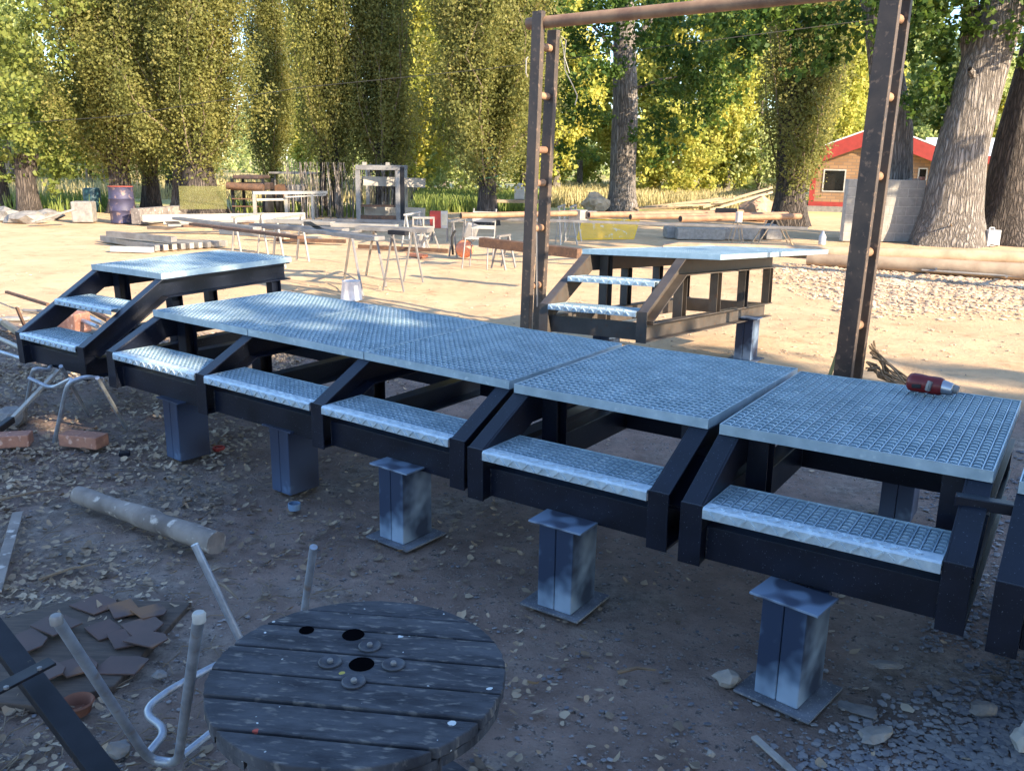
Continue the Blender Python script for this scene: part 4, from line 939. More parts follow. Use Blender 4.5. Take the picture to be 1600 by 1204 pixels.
def machine():
    o = G(388, 340); e = empty('old_cart', o, (0, 0, 0), 'rusty old farm machine under the leaning poplar', 'machine')
    MB().box(-.45, .45, 0, 1.2, .72, .92).build('body', 'machine', e, bevel=.04)
    MB().box(-.40, .30, .1, 1.3, 1.02, 1.12).build('cover', 'machine', e, bevel=.03)
    MB().tube([(-.5, -.1, .85), (.5, -.15, .80)], .10, 12).build('roller', 'rust', e, smooth=True)
    for x in (-.42, .42):
        for y in (.1, 1.1): MB().bar((x, y, 0), (x, y, 1.03), .07, .07).build('leg', 'black', e)
    for y in (.05, 1.15): MB().tube([(.55, y, .32), (.62, y, .32)], .32, 20).build('wheel', 'rubber', e, smooth=True)
    for z_ in (.3, .5): MB().bar((-.42, .0, z_), (.42, .0, z_), .03, .03).build('rail', 'rust', e)
machine()
def machine2():
    o = G(455, 335); e = empty('engine_cart', o, (0, 0, 0), 'grey engine with a round housing behind the low steel frame', 'engine')
    MB().tube([(-.3, 0, .62), (-.3, .35, .62)], .24, 20).build('housing', 'rust', e, smooth=True); MB().box(-.1, .4, 0, .5, .35, .85).build('engine_block', 'greysteel', e, bevel=.04)
    MB().tube([(-.5, -.1, .3), (-.44, -.1, .3)], .30, 20).build('wheel', 'rubber', e, smooth=True); MB().tube([(.35, .1, .3), (.42, .1, .3)], .30, 20).build('wheel', 'rubber', e, smooth=True)
    for x in (-.5, .6): MB().bar((x, .3, 0), (x, .3, 1.15), .04, .04).build('post', 'greysteel', e)
    MB().box(-.6, .8, .0, .9, 1.15, 1.2).build('canopy', 'greysteel', e)
machine2()
c = G(811, 335); k_ = MB(); k_.box(-.16, .16, -.12, .12, .45, .85); k_.box(-.1, .1, -.08, .08, .851, .95)
tag(k_.build('white_canister', 'white', loc=c, bevel=.03), 'white canister standing on the bench left of the gantry posts', 'canister'); tag(MB().box(-.9, .9, -.25, .25, .36, .445).build('bench', 'tan', loc=c), 'low wooden bench under the white canister', 'bench')
stone('tree_stump', G(930, 331), (.42, .3, .36), 'palewood', 'pale broken stump left of the cottonwood trunk', 'stump', seed=31, sub=3)
for i in range(9):
    a = G(985 + 7 * i, 326 - .8 * i, .1 + .05 * (i % 4)); b = a + Vector((2.2 + .25 * (i % 3), -.6 + .35 * (i % 5), .1 + .12 * (i % 3)))
    beam(a, b, .16, .05, 'split_plank', 'tan', 'pale split plank, %s in the woodpile right of the cottonwood trunk' % ('lowest', 'second', 'third', 'fourth', 'fifth', 'sixth', 'seventh', 'eighth', 'topmost')[i], 'plank', 'woodpile planks')
beam(G(1098, 324, .1), D(1206, 293, 33), .12, .08, 'long_plank', 'tan', 'upper long plank leaning up against the ivy-clad poplar trunk', 'plank', 'planks leaning on the ivy-clad trunk')
beam(G(1108, 328, .1), D(1206, 300, 32), .12, .08, 'long_plank', 'tan', 'lower long plank leaning up against the ivy-clad poplar trunk', 'plank', 'planks leaning on the ivy-clad trunk')
stone('earth_mound', G(1188, 345), (.6, .5, .42), 'dirt', 'reddish earth mound left of the ivy-clad trunk', 'mound', seed=40, sub=3)
# old fence of the field
e = empty('wire_fence', G(60, 320), (0, 0, 0), 'post and wire fence along the dry field at the left', 'fence'); eo = e.location.copy()
prev = None
for i in range(12):
    q = D(10 + 26 * i, 318, 42) ; q = Vector((q.x, 42, 0)); MB().bar(q - eo, q - eo + Vector((0, 0, 1.2)), .08, .08).build('post', 'treat', e)
for z_ in (.5, .9, 1.15):
    a_ = D(0, 318, 42); b_ = D(300, 318, 42); MB().bar(Vector((a_.x, 42, z_)) - eo, Vector((b_.x, 42, z_)) - eo, .012, .012).build('wire', 'greysteel', e)

# ------------------------------------------------------------------ house
def house():
    A = G(1263, 329); yaw = radians(-20); e = empty('house', A, (0, 0, yaw), 'small tan brick house with red fascia, red corner trim and a white roof', 'house')
    Wd, Lh, Hh, Hr = 4.4, 9.0, 2.10, 2.95
    def tri(y0, y1): return [(0, .18), (Wd, .18), (Wd, Hh), (Wd / 2, Hr), (0, Hh)]
    # gable wall with window openings
    k_ = MB(); wx0, wx1, wz0, wz1 = .45, 1.14, .74, 1.46; vx0, vx1, vz0, vz1 = 3.62, 3.84, 1.15, 1.56
    def sl(x): return Hh + (Hr - Hh) * (1 - abs(x - Wd / 2) / (Wd / 2))
    def col(x0, x1, gaps=()):
        z = .18
        for g0, g1 in list(gaps) + [(None, None)]:
            if g0 is None:
                if x0 < Wd / 2 < x1: k_.prism([(x0, z), (x1, z), (x1, sl(x1)), (Wd / 2, Hr), (x0, sl(x0))], 0, .18, 'y')
                else: k_.prism([(x0, z), (x1, z), (x1, sl(x1)), (x0, sl(x0))], 0, .18, 'y')
            else: k_.prism([(x0, z), (x1, z), (x1, g0), (x0, g0)], 0, .18, 'y'); z = g1
    col(0, wx0); col(wx0, wx1, [(wz0, wz1)]); col(wx1, vx0); col(vx0, vx1, [(vz0, vz1)]); col(vx1, Wd)
    k_.build('front_wall', 'brickwall', e)
    MB().box(Wd - .18, Wd, .181, Lh, .18, Hh).build('side_wall', 'brickwall', e); MB().box(0, .18, .181, Lh, .18, Hh).build('side_wall', 'brickwall', e)
    MB().prism([(0, .18), (Wd, .18), (Wd, Hh), (Wd / 2, Hr), (0, Hh)], Lh + .001, Lh + .18, 'y').build('back_wall', 'brickwall', e)
    MB().box(-.1, Wd + .1, -.12, Lh + .3, -.02, .179).build('plinth', 'dkconc', e)
    for x0, x1, z0, z1 in ((wx0, wx1, wz0, wz1), (vx0, vx1, vz0, vz1)):
        f = MB(); t = .045
        f.box(x0 - t, x1 + t, -.025, .04, z1, z1 + t); f.box(x0 - t, x1 + t, -.025, .04, z0 - t, z0); f.box(x0 - t, x0, -.025, .04, z0, z1); f.box(x1, x1 + t, -.025, .04, z0, z1)
        o = f.build('window', 'white', e); MB().box(x0, x1, .10, .12, z0, z1).build('pane', 'glass', o)
    # red trim: fascia band along the gable, corner strips, base strip
    f = MB(); fh = .52; ov = .28
    for s in (-1, 1):
        xe = Wd / 2 + s * (Wd / 2 + ov); ze = Hh - (Hr - Hh) * ov / (Wd / 2)
        pts = [(Wd / 2, Hr + .08), (xe, ze + .08), (xe, ze + .08 - fh), (Wd / 2, Hr + .08 - fh)]
        f.prism(pts if s > 0 else pts[::-1], -.36, -.30, 'y')
    f.build('fascia', 'red', e)
    f = MB(); f.box(-.03, .16, -.03, -.001, .18, Hh - .1); f.box(Wd - .16, Wd + .03, -.03, -.001, .18, Hh - .1); f.box(.161, Wd - .161, -.025, -.001, .18, .34); f.build('corner_trim', 'red', e)
    for s, nm in ((-1, 'roof'), (1, 'roof')):
        xe = Wd / 2 + s * (Wd / 2 + ov + .03); ze = Hh - (Hr - Hh) * (ov + .03) / (Wd / 2)
        MB().prism([(Wd / 2, Hr + .09), (xe, ze + .09), (xe, ze + .14), (Wd / 2, Hr + .14)], -.37, Lh + .4, 'y').build('roof', 'roofw', e)
    # rear wing running to the right
    MB().box(Wd + .001, Wd + 4.2, 5.2, Lh, .18, Hh - .1).build('wing_wall', 'brickwall', e)
    MB().prism([(4.9, Hh - .05), (Lh * .80, Hh + .75), (Lh + .3, Hh - .05)], Wd - .2, Wd + 4.5, 'x').build('wing_roof', 'roofw', e)
    MB().box(Wd + .3, Wd + 4.5, 4.82, 4.895, Hh - .3, Hh).build('wing_fascia', 'red', e)
    MB().box(Wd + .02, Wd + .30, -.3, Lh, Hh - .33, Hh - .1).build('side_fascia', 'red', e)
house()

# ------------------------------------------------------------------ trees
def trunk_mesh(pts, rs, n=18, flare=0, seed=0, burl=.08):
    k_ = MB(); P = [Vector(p) for p in pts]; out = []; R_ = []
    for i in range(len(P) - 1):
        for k in range(8):
            t = k / 8; out.append(P[i].lerp(P[i + 1], t)); R_.append(rs[i] * (1 - t) + rs[i + 1] * t)
    out.append(P[-1]); R_.append(rs[-1])
    # smooth
    for _ in range(3): out = [out[0]] + [(out[i - 1] + out[i] * 2 + out[i + 1]) / 4 for i in range(1, len(out) - 1)] + [out[-1]]
    vs = []; fs = []; m = len(out)
    for i, p in enumerate(out):
        for k in range(n):
            a = 2 * pi * k / n; z = p.z
            f = 1 + burl * noise.noise((cos(a) * 1.5 + seed, sin(a) * 1.5, z * .5)) * 2 + burl * .6 * noise.noise((cos(a) * 4, sin(a) * 4 + seed, z * .6))
            f += flare * max(0, 1 - z / .9) ** 2 * (.5 + .5 * sin(a * 5 + seed) * .6)
            vs.append(p + Vector((cos(a), sin(a), 0)) * R_[i] * f)
    fs = [(i * n + k, i * n + (k + 1) % n, (i + 1) * n + (k + 1) % n, (i + 1) * n + k) for i in range(m - 1) for k in range(n)]
    k_.add(vs, fs); k_.f.append(tuple(range((m - 1) * n, m * n))); return k_
def lombardy(seed, H, R_, base, nbr, per, size, tr=.22, lean=(0, 0), droop=0):
    rs = np.random.RandomState(seed); br = MB(); C = []
    for i in range(nbr):
        z0 = base * .6 + (H * .9 - base) * (i / nbr) ** 1.2; a = rs.uniform(0, 2 * pi); Lb = min(rs.uniform(1.8, 3.6), H - z0 + .6)
        rmax = R_ * (rs.uniform(.55, 1.12) if rs.rand() < .7 else rs.uniform(.15, .6)) * (1 - .75 * max(0, (z0 - H * .45) / (H * .55)))
        pts = []
        for k in range(6):
            t = k / 5; r_ = tr * .6 + (rmax - tr * .6) * (1 - (1 - t) ** 1.9); aa = a + .25 * t * rs.uniform(-1, 1)
            pts.append((r_ * cos(aa) + lean[0] * (z0 + Lb * t) / H, r_ * sin(aa) + lean[1] * (z0 + Lb * t) / H, z0 + Lb * t * (.75 + .25 * t)))
        if i % 2 == 0: br.tube(pts, [.03, .025, .02, .015, .01, .006], 4, False)
        P = np.array(pts); n = per; t = rs.beta(1.5, 1.0, n) * 4.999; ii = t.astype(int); ff = (t - ii)[:, None]
        c = P[ii] * (1 - ff) + P[ii + 1] * ff + rs.normal(scale=.085 + .03 * R_, size=(n, 3)) * np.array([1, 1, 1.5])
        # tufts
        tf = rs.randint(0, 14, n); tc = rs.normal(scale=.13, size=(14, 3)); c += tc[tf]; C.append(c)
    C = np.concatenate(C); C = C[C[:, 2] > base * .55]
    return quadmesh('crown', leaves(C, size, rs), 'leaf_olive'), br
def make_tree(name, loc, crown_me, mat_, trunk, bark_, label, grp, rz=0., sc=(1, 1, 1), branches=None, cat='tree'):
    e = empty(name, loc, (0, 0, rz), label, cat, grp); e.scale = sc
    trunk.build('trunk', bark_, e, smooth=True)
    if branches is not None and branches.v: branches.build('limbs', 'twig', e)
    if crown_me:
        me = crown_me if mat_ is None else crown_me.copy()
        if mat_: me.materials.clear(); me.materials.append(M[mat_])
        o = bpy.data.objects.new('crown', me); COL.objects.link(o); o.parent = e
    return e
cA, bA = lombardy(1, 11.5, 1.75, 1.5, 170, 720, .07)
cB, bB = lombardy(2, 11.5, 1.05, 1.1, 130, 640, .07)
cC, bC = lombardy(3, 11.0, 1.5, 1.3, 150, 660, .07)
GP = 'tall columnar poplars behind the yard'
def pop(px, py, cm, bm, label, rz=0., sc=(1, 1, 1), tr=(.34, .22, .12), mt=None, dy=0, lean=0, H=11, flare=.5, dbl=None, dx=0):
    p = G(px, py); p = Vector((p.x, p.y + dy, 0)); s_ = int(px * 7 + py)
    tk = trunk_mesh([(0, 0, -.1), (.02, 0, .9), (.05 + lean * .2, .02, 2.6), (lean * .5, 0, 6), (lean, 0, H)], [tr[0], tr[0] * .82, tr[1], tr[1] * .7, .04], 16, flare, s_, .12)
    if dbl:
        t2 = trunk_mesh([(dbl, .2, -.1), (dbl * 1.05, .2, .9), (dbl * .9, .1, 3), (dbl * .5, 0, 6)], [tr[0] * .7, tr[0] * .6, tr[1] * .6, .05], 14, flare, s_ + 3, .12); tk.add(t2.v, t2.f)
    b2 = MB(); b2.v = list(bm.v); b2.f = list(bm.f)
    return make_tree('poplar_tree', p, cm, mt, tk, 'barkdark', label, GP, rz, sc, b2)
pop(190, 332, cA, bA, 'columnar poplar with a thick trunk just behind the purple drum', 0, (1, 1, 1), lean=-.5)
pop(238, 327, cC, bC, 'columnar poplar second from the purple drum, with pale grey trunk base', 1.0, (.8, .8, 1), lean=0)
pop(315, 338, cA, bA, 'broad poplar with the widest trunk behind the greenish sheet', 2.2, (1, 1, 1), (.55, .34, .12), flare=.7, dbl=.55)
pop(430, 318, cB, bB, 'slim poplar hanging low beside the rusty farm machine', .5, (.78, .78, 1), (.2, .15, .1))
pop(526, 336, cC, bC, 'poplar rising out of a clump of thin grey stems', 3.0, (.72, .72, 1), (.22, .18, .1), flare=.3, dbl=.45)
pop(598, 337, cB, bB, 'poplar directly behind the tall open steel frame', 4.0, (.88, .88, 1), (.22, .18, .1), flare=.3, dbl=-.4)
pop(762, 350, cA, bA, 'poplar with a short stout trunk wound with green cord', 5.1, (.95, .95, .93), (.30, .27, .12), flare=.35, lean=-.3)
pop(118, 322, cC, bC, 'lighter poplar left behind the teal drum', 1.7, (1, 1, 1), (.16, .12, .08), 'leaf_green', dy=8)
# cord wound round the trunk
q = G(762, 350); k_ = MB(); k_.tube([(q.x + .30 * cos(t * .9), q.y + .30 * sin(t * .9) , 1.0 + .035 * t) for t in range(0, 30)], .02, 6); tag(k_.build('green_cord', 'green', smooth=True), 'green cord wound around the stout poplar trunk', 'cord')
# thin stems clump
rs_ = random.Random(4); e = empty('shrub_stems', G(510, 340), (0, 0, 0), 'clump of thin grey suckers around the poplar base', 'shrub'); k_ = MB()
for i in range(70):
    x = rs_.uniform(-1.1, 2.0); y = rs_.uniform(-.5, .6); k_.tube([(x, y, 0), (x + rs_.uniform(-.05, .05), y, .7), (x + rs_.uniform(-.15, .15), y, 1.5)], [.018, .014, .008], 5)
k_.build('stems', 'bark', e)
# ivy-clad poplar between plank pile and house
e = pop(1233, 352, cB, bB, 'dark poplar with forked ivy-clad trunk left of the red-trimmed house', 2.0, (1.0, 1.0, 1), (.50, .50, .2), flare=.35, dbl=None)
p = G(1233, 352)

def leafy(seed, spots, size, per=260, rad=.55):
    """foliage hanging in clumps: list of (centre, radius)"""
    rs = np.random.RandomState(seed); C = []
    for c, r_ in spots:
        n = int(per * (r_ / rad) ** 2); nt = max(4, n // 30); tc = rs.normal(scale=r_ * .5, size=(nt, 3)) * np.array([1, 1, .7]); ti = rs.randint(0, nt, n)
        C.append(np.array(c) + tc[ti] + rs.normal(scale=r_ * .16, size=(n, 3)))
    return quadmesh('crown', leaves(np.concatenate(C), size, rs), 'leaf_left' if seed in (105, 106) else 'leaf_green')
def big(name, px, py, ptsz, rs_, label, spots, seed, bark_='bark', n=28, flare=.35, limbs=(), grp='old cottonwoods on the right', size=.13):
    p = G(px, py); tk = trunk_mesh([(a, b, c) for a, b, c in ptsz], rs_, n, flare, seed, .06)
    e = empty(name, p, (0, 0, 0), label, 'tree', grp)
    tk.build('trunk', bark_, e, smooth=True)
    for lm in limbs:
        k_ = MB(); k_.tube(lm[0], lm[1], 8, False, .04); k_.build('limb', bark_, e, smooth=True)
    if spots:
        o = bpy.data.objects.new('crown', leafy(seed, [(Vector(c) - p, r_) for c, r_ in spots], size)); COL.objects.link(o); o.parent = e
    return e
def X(px, py, Y): return D(px, py, Y)
def rel_up(px, py, base, Y): q = X(px, py, Y); return (q.x - base.x, q.y - base.y, q.z)
sp = lambda L: [(X(a, b, Y_), r_) for a, b, Y_, r_ in L]
# cottonwood 975
b = G(970, 331); Yb = b.y
big('cottonwood_tree', 970, 331, [(0, 0, -.1), rel_up(972, 300, b, Yb), rel_up(977, 150, b, Yb), rel_up(975, 30, b, Yb), rel_up(970, -60, b, Yb), (b.x * 0 + .4, 0, 13)], [.52, .46, .40, .37, .34, .1],
    'straight cottonwood with pale furrowed trunk behind the rear deck', sp([(900, 60, 29, .9), (930, 110, 28, .8), (880, 140, 29, .8), (1040, 50, 28, 1.0), (1090, 90, 28, .9), (1050, 140, 28.5, .8), (1020, 200, 29, .7), (920, 180, 29, .7), (900, 230, 30, .6), (1040, 240, 30, .6), (1090, 170, 29, .8), (860, 20, 28, 1.0), (1130, 30, 28, 1.0), (1000, 0, 28, 1.0), (940, 20, 28, .9), (1130, 130, 28.5, .8), (790, 30, 28, 1.0), (820, 90, 29, .7), (750, 10, 28, .9)]), 101,
    limbs=[([rel_up(966, 85, b, Yb), rel_up(940, 55, b, Yb - .4), rel_up(915, 30, b, Yb - .8)], [.09, .06, .03]), ([rel_up(990, 140, b, Yb), rel_up(1030, 125, b, Yb - .5), rel_up(1075, 118, b, Yb - 1)], [.06, .04, .02]), ([rel_up(985, 70, b, Yb), rel_up(1010, 40, b, Yb - .3), rel_up(1040, 10, b, Yb)], [.09, .07, .04])])
# trunk between right gantry posts
b = G(1388, 372); Yb = b.y
big('cottonwood_tree', 1388, 372, [(0, 0, -.1), rel_up(1394, 300, b, Yb), rel_up(1394, 200, b, Yb), rel_up(1383, 110, b, Yb), rel_up(1368, 0, b, Yb), rel_up(1355, -90, b, Yb), (-1.6, 0, 12)], [.50, .44, .43, .36, .33, .3, .1],
    'cottonwood behind the right gantry posts, its foot hidden by the block wall', sp([(1300, 40, 20, .7), (1260, 90, 20, .5), (1440, 60, 20, .7), (1470, 110, 20, .6), (1430, 150, 20, .6), (1480, 180, 20, .45), (1450, 20, 19, .8), (1500, 50, 19.5, .6), (1320, -20, 20, .8), (1220, 20, 20, .6), (1170, 60, 20.5, .6), (1200, -10, 20, .7), (1290, 100, 20.5, .4), (1270, 10, 20, .6), (1140, 90, 21, .5), (1110, 20, 21, .6)]), 102, size=.12)
# big leaning trunk
b = G(1483, 381); Yb = b.y
big('cottonwood_tree', 1483, 381, [(-.05, 0, -.1), rel_up(1486, 330, b, Yb), rel_up(1503, 230, b, Yb), rel_up(1530, 130, b, Yb), rel_up(1562, 30, b, Yb), rel_up(1590, -60, b, Yb), (4, .5, 12)], [.76, .60, .52, .50, .50, .40, .12],
    'thickest cottonwood, leaning right, with dappled light on its bark', sp([(1420, -10, 19, .7), (1500, 10, 19.5, .5), (1530, 240, 21, .3), (1480, -30, 19, .8), (1560, -50, 19, .8)]), 103, flare=.2,
    limbs=[([rel_up(1528, 150, b, Yb), rel_up(1512, 60, b, Yb + .1), rel_up(1520, -20, b, Yb), rel_up(1505, -90, b, Yb)], [.2, .17, .15, .1]), ([rel_up(1530, 130, b, Yb - .2), rel_up(1515, 108, b, Yb - .45)], [.14, .05])], size=.12)
b = G(1592, 381); Yb = b.y + .3
big('cottonwood_tree', 1592, 381, [(-.2, 0.3, -.1), rel_up(1575, 330, b, Yb), rel_up(1585, 250, b, Yb), rel_up(1602, 170, b, Yb), rel_up(1625, 80, b, Yb), rel_up(1650, -20, b, Yb), (4, .5, 12)], [.72, .62, .50, .42, .40, .38, .1],
    'dark cottonwood trunk at the right edge, joined at its foot to the leaning one', sp([(1600, 90, 20, .35), (1640, 30, 19, .8), (1660, -40, 19, 1.)]), 104, 'barkdark', flare=.4, size=.12)
# pollard willow far left
b = G(46, 331); Yb = b.y
big('small_tree', 46, 331, [(0, 0, -.05), (0, 0, .9), (.08, 0, 1.6)], [.30, .26, .34], 'short pollarded tree left of the teal drum', sp([(30, 240, Yb, .8), (70, 230, Yb, .8), (20, 180, Yb, .9), (60, 150, Yb, 1.0), (100, 250, Yb, .6), (110, 190, Yb, .7), (40, 90, Yb, 1.0), (90, 110, Yb + 1, .7), (10, 265, Yb, .5), (80, 270, Yb, .5)]), 105, 'barkdark', grp='leafy trees at the left edge', size=.12)
b = G(3, 325); Yb = b.y
big('small_tree', 3, 325, [(0, 0, -.05), (0, 0, 2), (-.1, 0, 5)], [.24, .2, .15], 'leafy tree cut by the left edge of the photo', sp([(0, 140, Yb - 4, .9), (30, 60, Yb - 4, .8), (10, 10, Yb - 4, 1.0), (-20, 90, Yb - 4, 1.), (20, 190, Yb - 3, .6), (60, 20, Yb - 4, .6), (5, 200, Yb - 4, .6), (130, 10, Yb - 2, .8)]), 106, 'barkdark', grp='leafy trees at the left edge', size=.12)

# far trees, sunlit, yellow-green
fA, fbA = lombardy(11, 14, 2.0, 1.0, 90, 240, .20)
fB, fbB = lombardy(12, 12, 1.5, .8, 80, 220, .19)
rsf = np.random.RandomState(77)
def bushy(seed, R_, H, n, size):
    rs = np.random.RandomState(seed); C = []
    for k in range(26):
        a = rs.uniform(0, 2 * pi); r_ = R_ * sqrt(rs.uniform(0, 1)) * .75; z = rs.uniform(.12, .95) * H; w_ = R_ * .32
        if z > H * .6: r_ *= .8 * (1.25 - z / H) * 2
        m = n // 26; nt = 12; tc = rs.normal(scale=w_ * .55, size=(nt, 3)); C.append(np.array([r_ * cos(a), r_ * sin(a), z]) + tc[rs.randint(0, nt, m)] + rs.normal(scale=w_ * .22, size=(m, 3)))
    C = np.concatenate(C); C = C[C[:, 2] > .1]
    return quadmesh('crown', leaves(C, size, rs), 'leaf_far')
bu = [bushy(21, 2.6, 6.5, 11000, .19), bushy(22, 3.2, 9, 14000, .21), bushy(23, 2.2, 4.5, 9000, .17)]
GF = 'distant sunlit trees across the field'
far = [ # px, Y, kind, material, label
 (20, 46, 'b1', 'leaf_far', 'far light green tree above the left pollard'), (150, 44, 'b2', 'leaf_yell', 'bright yellow-green bush behind the left fence'), (60, 60, 'b1', 'leaf_yell', 'yellowing tree at the far left field edge'),
 (478, 62, 'g', 'leaf_yell', 'narrow yellow poplar in the gap above the engine'), (645, 38, 'g', 'leaf_yell', 'bright poplar between the steel frame poplar and the stout one'), (668, 46, 'f', 'leaf_yell', 'tall yellow poplar left of the cord-wound trunk'), (690, 42, 'b2', 'leaf_far', 'low bush left of the cord-wound trunk'),
 (820, 36, 'g', 'leaf_yell', 'slender yellow poplar behind the left gantry posts'), (868, 44, 'f', 'leaf_yell', 'broad yellow poplar right of the left gantry posts'), (905, 52, 'b1', 'leaf_yell', 'bushy tree left of the straight cottonwood'), (1020, 48, 'f', 'leaf_yell', 'yellow poplar just right of the straight cottonwood'), (1060, 42, 'b2', 'leaf_yell', 'golden bush above the woodpile'),
 (1100, 50, 'f', 'leaf_yell', 'tall golden poplar over the woodpile'), (1135, 44, 'g', 'leaf_yell', 'slim golden poplar left of the ivy-clad one'), (1180, 46, 'b1', 'leaf_far', 'round green tree left of the ivy-clad poplar'), (1300, 45, 'g', 'leaf_yell', 'golden poplar right of the ivy-clad one'), (1330, 48, 'f', 'leaf_yell', 'golden poplar behind the house roof ridge'),
 (1450, 52, 'b1', 'leaf_far', 'green tree above the white roof'), (1510, 50, 'b1', 'leaf_far', 'pale green tree above the rear wing'), (1580, 54, 'b1', 'leaf_yell', 'yellow-green tree between the two right trunks'), 
 (270, 58, 'b1', 'leaf_far', 'distant tree between the left poplars'), (1400, 60, 'f', 'leaf_far', 'distant poplar behind the white roof'), (1240, 60, 'b1', 'leaf_yell', 'distant yellow tree behind the ivy-clad poplar'), (720, 52, 'g', 'leaf_yell', 'slim far poplar just left of the stout trunk')]
protos = {}
for k, me, bm in (('f', fA, fbA), ('g', fB, fbB), ('b1', bu[1], None), ('b2', bu[2], None), ('b0', bu[0], None)):
    for mt in ('leaf_far', 'leaf_yell'):
        m2 = me.copy(); m2.materials.clear(); m2.materials.append(M[mt]); protos[k, mt] = m2
ftk = trunk_mesh([(0, 0, -.1), (0, 0, 1), (.05, 0, 4), (0, 0, 8)], [.26, .2, .15, .04], 10, .3, 3).build('trunk', 'bark', None, smooth=True); ftm = ftk.data; bpy.data.objects.remove(ftk)
for i, (px_, Y_, k, mt, lb) in enumerate(far):
    q = D(px_, 300, Y_); s_ = rsf.uniform(.9, 1.12)
    e = empty('distant_tree', (q.x, Y_, 0), (0, 0, rsf.uniform(0, 6)), lb, 'tree', GF); e.scale = (s_, s_, s_)
    t_ = bpy.data.objects.new('trunk', ftm); COL.objects.link(t_); t_.parent = e
    if k[0] == 'b': t_.scale = (1, 1, .6)
    o = bpy.data.objects.new('crown', protos[k, mt]); COL.objects.link(o); o.parent = e
# far wood: one mass on the horizon
V = []
rs = np.random.RandomState(5)
cs = np.stack([rs.uniform(-95, 110, 420), rs.uniform(85, 130, 420), rs.uniform(1, 5.5, 420)], 1)
C = cs[rs.randint(0, 420, 60000)] + rs.normal(scale=(1.6, 1.6, 1.4), size=(60000, 3)); C[:, 2] = np.abs(C[:, 2])
o = bpy.data.objects.new('far_wood', quadmesh('far_wood', leaves(C, .55, rs), 'leaf_far')); COL.objects.link(o); tag(o, 'far-off wood closing the horizon behind the field', 'wood', None, 'stuff')

# trees beyond the right of the picture (they shade the yard)
def shade_tree(x, y, s, lb, me, mt='leaf_green', zs=1.0):
    e = empty('yard_tree', (x, y, 0), (0, 0, x), lb, 'tree', 'trees beside the photographer'); e.scale = (s, s, s * zs)
    t_ = bpy.data.objects.new('trunk', ftm); COL.objects.link(t_); t_.parent = e
    m2 = me.copy(); m2.materials.clear(); m2.materials.append(M[mt]); o = bpy.data.objects.new('crown', m2); COL.objects.link(o); o.parent = e
    return e
sh = bushy(41, 2.3, 7.0, 16000, .22)
for i in range(8):
    x = 2.6 + 1.95 * i; y = -2.6 - .235 * (x - 6); zs_ = (1, .95, .80, .76, .95, 1, 1.02, 1)[i]
    shade_tree(x, y - .8, 1.0 + .08 * sin(i * 2.1), 'leafy tree shading the near yard, %s from the photographer' % ('first', 'second', 'third', 'fourth', 'fifth', 'sixth', 'seventh', 'eighth')[i], sh, zs=zs_)
for i, (x, y) in enumerate(((12.0, 10.2), (15.3, 10.3), (10.2, 9.7))):
    e = shade_tree(x, y, 1.0, 'tall leafy tree outside the right edge, %s in its line' % ('first', 'second', 'third')[i], sh)
    for ch in e.children:
        if ch.name.startswith('crown'): ch.scale = (1.1, 1.1, .5); ch.location = (0, 0, 5.6)
# ------------------------------------------------------------------ loose cover on the ground
def scatter_leaves():
    rs = np.random.RandomState(9); n = 27000; C = []
    while len(C) < n:
        x, y = rs.uniform(-6, .6), rs.uniform(1.6, 8.2)
        d = 1 if x < -1.0 - .1 * y else .25
        cl = noise.noise((x * 1.3, y * 1.3, 7)) + .35
        if x > -.3 * y + 1.2: continue
        if rs.uniform() < d * max(.05, cl + .2): C.append((x, y, rs.uniform(.0, .018)))
    for _ in range(500): C.append((rs.uniform(-1, 3.2), rs.uniform(1.5, 6), .003))
    k_ = MB(); rr = random.Random(8)
    for c in C:
        z0 = nz_(c[0], c[1]) + .004 + c[2]; s = .008 + .014 * rr.random() ** 2; a = rr.uniform(0, 6.3); m = 8; tx, ty = rr.gauss(0, .35), rr.gauss(0, .35); cu_ = rr.uniform(-.5, .9)
        el = rr.uniform(.55, 1.0); vs = [(c[0], c[1], z0)]
        for j in range(m):
            t = 2 * pi * j / m; q = s * rr.uniform(.62, 1.2) * (1.25 if j == 0 else 1); u, v = q * cos(t), q * sin(t) * el
            vs.append((c[0] + u * cos(a) - v * sin(a), c[1] + u * sin(a) + v * cos(a), max(z0 - .003, z0 + tx * u + ty * v + cu_ * q * q / s * .5)))
        k_.add(vs, [(0, j + 1, (j + 1) % m + 1) for j in range(m)])
    me = bpy.data.meshes.new('leaf_litter'); me.from_pydata(k_.v, [], k_.f); me.materials.append(M['litter'])
    o = bpy.data.objects.new('leaf_litter', me); COL.objects.link(o); tag(o, 'dry brown leaves strewn over the shaded ground at the left', 'leaves', None, 'stuff')
def nz_(x, y): return .022 * noise.noise((x * 1.1, y * 1.1, 0)) + .010 * noise.noise((x * 5, y * 5, 2)) - .02 + .004
scatter_leaves()
